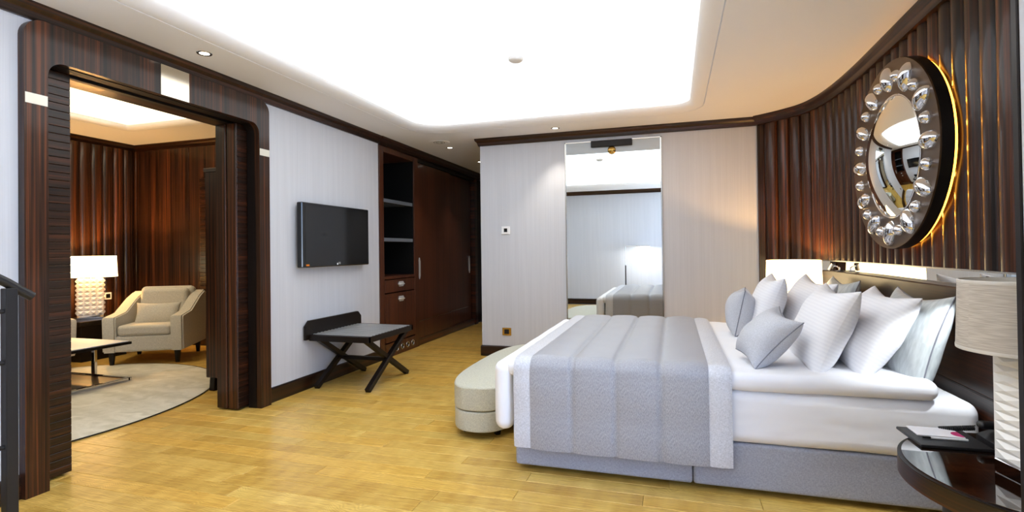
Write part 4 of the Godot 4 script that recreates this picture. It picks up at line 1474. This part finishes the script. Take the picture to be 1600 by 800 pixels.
# ------------------------------------------------------------------ night tables, lamps and what lies on them
func night_tables() -> void:
	var o := thing("night_table", "half-round dark night table with glossy glass top beside the bed", "night table", V(1.25, 0, -2.35), "night tables")
	var out := PackedVector2Array()
	var inn := PackedVector2Array()
	var ped := PackedVector2Array()
	for k in 49:
		var t := deg_to_rad(lerpf(72.5, 287.5, k / 48.0))
		out.append(Vector2(0.42 * cos(t), 0.45 * sin(t)))
		inn.append(Vector2(0.405 * cos(t), 0.435 * sin(t)) - Vector2(0.001, 0))
		ped.append(Vector2(0.26 * cos(t) - 0.02, 0.30 * sin(t)))
	put(mk().prism(out, V(0, 0.405, 0), Vector3.RIGHT, V(0, 0, 1), V(0, 0.065, 0), true), "apron", M.ebony_h, o)
	put(mk().prism(out, V(0, 0.4705, 0), Vector3.RIGHT, V(0, 0, 1), V(0, 0.0035, 0), true), "edge_band", M.black_wood, o)
	put(mk().prism(inn, V(0, 0.474, 0), Vector3.RIGHT, V(0, 0, 1), V(0, 0.006, 0), true), "glass_top", M.table_top, o, "glossy glass top over dark veneer")
	put(mk().prism(ped, V(0, 0.0, 0), Vector3.RIGHT, V(0, 0, 1), V(0, 0.404, 0), true), "pedestal", M.black_wood, o)
	copy(o, "night_table", "half-round dark night table in the corner under the lit lamp", V(0.99, 0, -5.44))
	var near := lamp("bedside_lamp", "unlit bedside lamp with corded grey shade beside the notepad", V(1.180, 0.48, -2.29), 0.195, 0.25, 0.13, 0.375, false, 11, "bedside lamps", 1)
	near.rotation.y = deg_to_rad(12)
	var farl := lamp("bedside_lamp", "lit bedside lamp glowing in the corner behind the far pillows", V(1.055, 0.48, -5.40), 0.235, 0.27, 0.13, 0.36, true, 11, "bedside lamps", 1)
	farl.rotation.y = deg_to_rad(20)
	# reading lights on the headboard
	for k in 2:
		var z := -2.82 if k == 0 else -5.2
		var rl := thing("reading_light", "small chrome reading light on the headboard %s" % ("behind the corded grey shade" if k == 0 else "near the lit lamp"), "reading light", V(1.375, 1.085, z), "reading lights")
		put(mk().box(V(-0.025, 0.001, -0.025), V(0.025, 0.012, 0.025), 0.003), "foot", M.chrome, rl)
		put(mk().tube([V(0, 0.012, 0), V(0, 0.03, 0), V(-0.02, 0.045, 0), V(-0.05, 0.05, -0.02)], 0.006, 8), "arm", M.chrome, rl)
		var d := V(-0.30, -0.78, -0.42).normalized()
		var hp := V(-0.05, 0.05, -0.02)
		put(mk().tube([hp - d * 0.02, hp + d * 0.045], 0.016, 14), "head", M.chrome, rl)
		put(mk().tube([hp + d * 0.0455, hp + d * 0.047], 0.012, 12), "lens", M.led_cold if k == 0 else M.chrome, rl)
		if k == 0:
			spot("reading_beam", hp + d * 0.052, hp + d * 1.0, Color(0.95, 0.98, 1.0), 0.4, 38.0, 0.012, rl)
	# folder, notepad, pen, telephone
	var y := 0.480
	var fo := thing("leather_folder", "open black leather writing folder on the glass night table", "folder", V(1.07, y, -2.65))
	fo.rotation.y = deg_to_rad(2)
	put(mk().box(V(-0.125, 0.0005, -0.115), V(0.125, 0.012, 0.115), 0.002), "cover", M.leather, fo)
	var np := thing("notepad", "white notepad with a pink round mark in the black folder", "notepad", V(1.065, y + 0.012, -2.705))
	put(mk().box(V(-0.085, 0.0003, -0.058), V(0.085, 0.006, 0.058), 0.001), "paper", M.paper, np)
	var pk := mk()
	var half := PackedVector2Array()
	for k in 21:
		var t := deg_to_rad(lerpf(90, 270, k / 20.0))
		half.append(Vector2(0.0845 + 0.034 * cos(t), 0.020 + 0.034 * sin(t)))
	pk.prism(half, V(0, 0.0061, 0), Vector3.RIGHT, V(0, 0, 1), V(0, 0.0006, 0), true)
	put(pk, "printed_mark", M.pink, np, "pink half-round printed mark")
	var pn := thing("pen", "white ballpoint pen lying in the black folder", "pen", V(1.07, y + 0.0175, -2.615))
	put(mk().tube([V(-0.055, 0, 0), V(0.075, 0, -0.004)], 0.0048, 10), "barrel", M.white_plastic, pn)
	put(mk().tube([V(-0.085, 0, 0), V(-0.056, 0, 0)], 0.0042, 10), "grip", M.black, pn)
	var ph := thing("telephone", "black desk telephone behind the folder with a coiled cord", "telephone", V(1.287, y, -2.60))
	put(mk().prism(PackedVector2Array([Vector2(-0.078, 0.001), Vector2(0.078, 0.001), Vector2(0.078, 0.075), Vector2(0.05, 0.08), Vector2(-0.078, 0.025)]), V(0, 0, -0.10), V(1, 0, 0), Vector3.UP, V(0, 0, 0.18)), "body", M.leather, ph)
	put(mk().rbox(V(-0.005, 0.072, -0.065), V(0.165, 0.03, 0.045), 0.014, 3), "handset", M.leather, ph)
	var coil := []
	for k in 190:
		var f := k / 189.0
		var q := f * TAU * 19.0
		coil.append(V(-0.185 + 0.11 * f, 0.013 + 0.03 * f + 0.009 * cos(q), -0.165 + 0.05 * f + 0.009 * sin(q)))
	put(mk().tube(coil, 0.0028, 6), "coiled_cord", M.black, ph)

# ------------------------------------------------------------------ railing and floor lamp
func railing() -> void:
	var o := thing("stair_railing", "dark metal railing with a curved handrail before the portal", "railing", V(-2.45, 0, -1.1))
	var x := -2.45
	var hr := []
	for q in [[-1.440, 1.142], [-1.40, 1.170], [-1.36, 1.200], [-1.32, 1.226], [-1.27, 1.248], [-1.2, 1.262], [-1.0, 1.27], [-0.6, 1.27]]: hr.append(V(x, q[1], q[0]))
	put(mk(o).tube(hr, 0.018, 12), "handrail", M.iron, o)
	for z in [-1.366, -0.70]:
		put(mk(o).box(V(x - 0.018, 0.0, z - 0.02), V(x + 0.018, 1.18 if z < -1 else 1.255, z + 0.02), 0.003), "post", M.iron, o)
	for y in [1.093, 0.897, 0.575]:
		put(mk(o).tube([V(x, y, -1.36), V(x, y, -0.70)], 0.009, 10), "rod", M.iron, o)

func floor_lamp() -> void:
	var o := thing("floor_lamp", "slim chrome reading floor lamp seen in the tall mirror", "floor lamp", V(-1.07, 0, 0.12))
	put(mk().lathe([Vector2(0, 0.0), Vector2(0.12, 0.0), Vector2(0.12, 0.014), Vector2(0.02, 0.02), Vector2(0, 0.02)], 32), "base", M.chrome, o)
	put(mk().tube([V(0, 0.02, 0), V(0, 0.93, 0)], 0.014, 12), "pole", M.iron, o)
	put(mk().tube([V(0, 0.93, 0), V(0, 1.36, 0), V(0.02, 1.375, 0), V(0.30, 1.375, 0)], 0.008, 12), "arm", M.chrome, o)
	put(mk().box(V(0.26, 1.362, -0.03), V(0.56, 1.382, 0.03), 0.004), "head", M.chrome, o)
	put(mk().box(V(0.27, 1.3605, -0.025), V(0.55, 1.3618, 0.025)), "lit_panel", M.led_cold, o)
	area("floor_lamp_light", V(0.41, 1.355, 0), Vector2(0.28, 0.05), Color(1.0, 0.98, 0.94), 1.6, V(-90, 0, 0), o)

# ------------------------------------------------------------------ small fittings
func small_things() -> void:
	var spots := [["ceiling spotlight near the dark portal", V(-3.10, CEIL, -2.856)], ["ceiling spotlight over the corridor entrance", V(-2.866, CEIL, -6.523)], ["ceiling spotlight in front of the tall mirror", V(-1.279, CEIL, -5.90)], ["ceiling spotlight deep in the corridor", V(-2.882, CEIL, -7.72)]]
	for s in spots:
		var o := thing("spotlight", "small round lit " + s[0], "spotlight", s[1], "recessed ceiling spotlights")
		put(mk().lathe([Vector2(0.033, -0.002), Vector2(0.047, -0.004), Vector2(0.05, -0.0005)], 28), "ring", M.steel, o)
		put(mk().lathe([Vector2(0, -0.0015), Vector2(0.033, -0.0015), Vector2(0.033, -0.0005)], 24), "lens", M.spot_lens, o)
		spot("beam", V(0, -0.012, 0), V(0, -1, 0), Color(1.0, 0.95, 0.88), 0.8, 40.0, 0.03, o)
	var v := thing("ceiling_vent", "round white ceiling grille beside the corridor spotlight", "ceiling vent", V(-2.84, CEIL, -6.13))
	put(mk().lathe([Vector2(0, -0.006), Vector2(0.10, -0.006), Vector2(0.125, -0.010), Vector2(0.135, -0.0005)], 36), "plate", M.ceiling, v)
	for r in [0.04, 0.07]:
		var loop := []
		for k in 32: loop.append(V(r * cos(TAU * k / 32.0), -0.007, r * sin(TAU * k / 32.0)))
		put(mk().tube(loop, 0.003, 6, true), "ring", M.steel, v)
	var sd := thing("smoke_detector", "small white smoke detector on the glowing ceiling field", "smoke detector", V(-1.12, CEIL + 0.061, -3.80))
	put(mk().lathe([Vector2(0, -0.03), Vector2(0.04, -0.03), Vector2(0.055, -0.02), Vector2(0.06, -0.001)], 28), "body", M.white_plastic, sd)
	# thermostat and socket on the wall
	var th := thing("thermostat", "white square thermostat with dark display beside the tall mirror", "thermostat", V(-1.973, 1.552, ZB))
	put(mk().box(V(-0.054, -0.049, 0.0005), V(0.054, 0.049, 0.014), 0.004), "plate", M.white_plastic, th)
	put(mk().box(V(-0.022, -0.022, 0.014), V(0.022, 0.024, 0.016), 0.001), "display", M.black_gloss, th)
	var so := thing("brass_socket", "brass wall socket low on the pale wall by the ottoman", "socket", V(-1.976, 0.307, ZB))
	put(mk().box(V(-0.057, -0.047, 0.0005), V(0.057, 0.047, 0.010), 0.003), "plate", M.outlet_brass, so)
	put(mk().box(V(-0.030, -0.028, 0.010), V(0.030, 0.028, 0.012), 0.001), "insert", M.black, so)
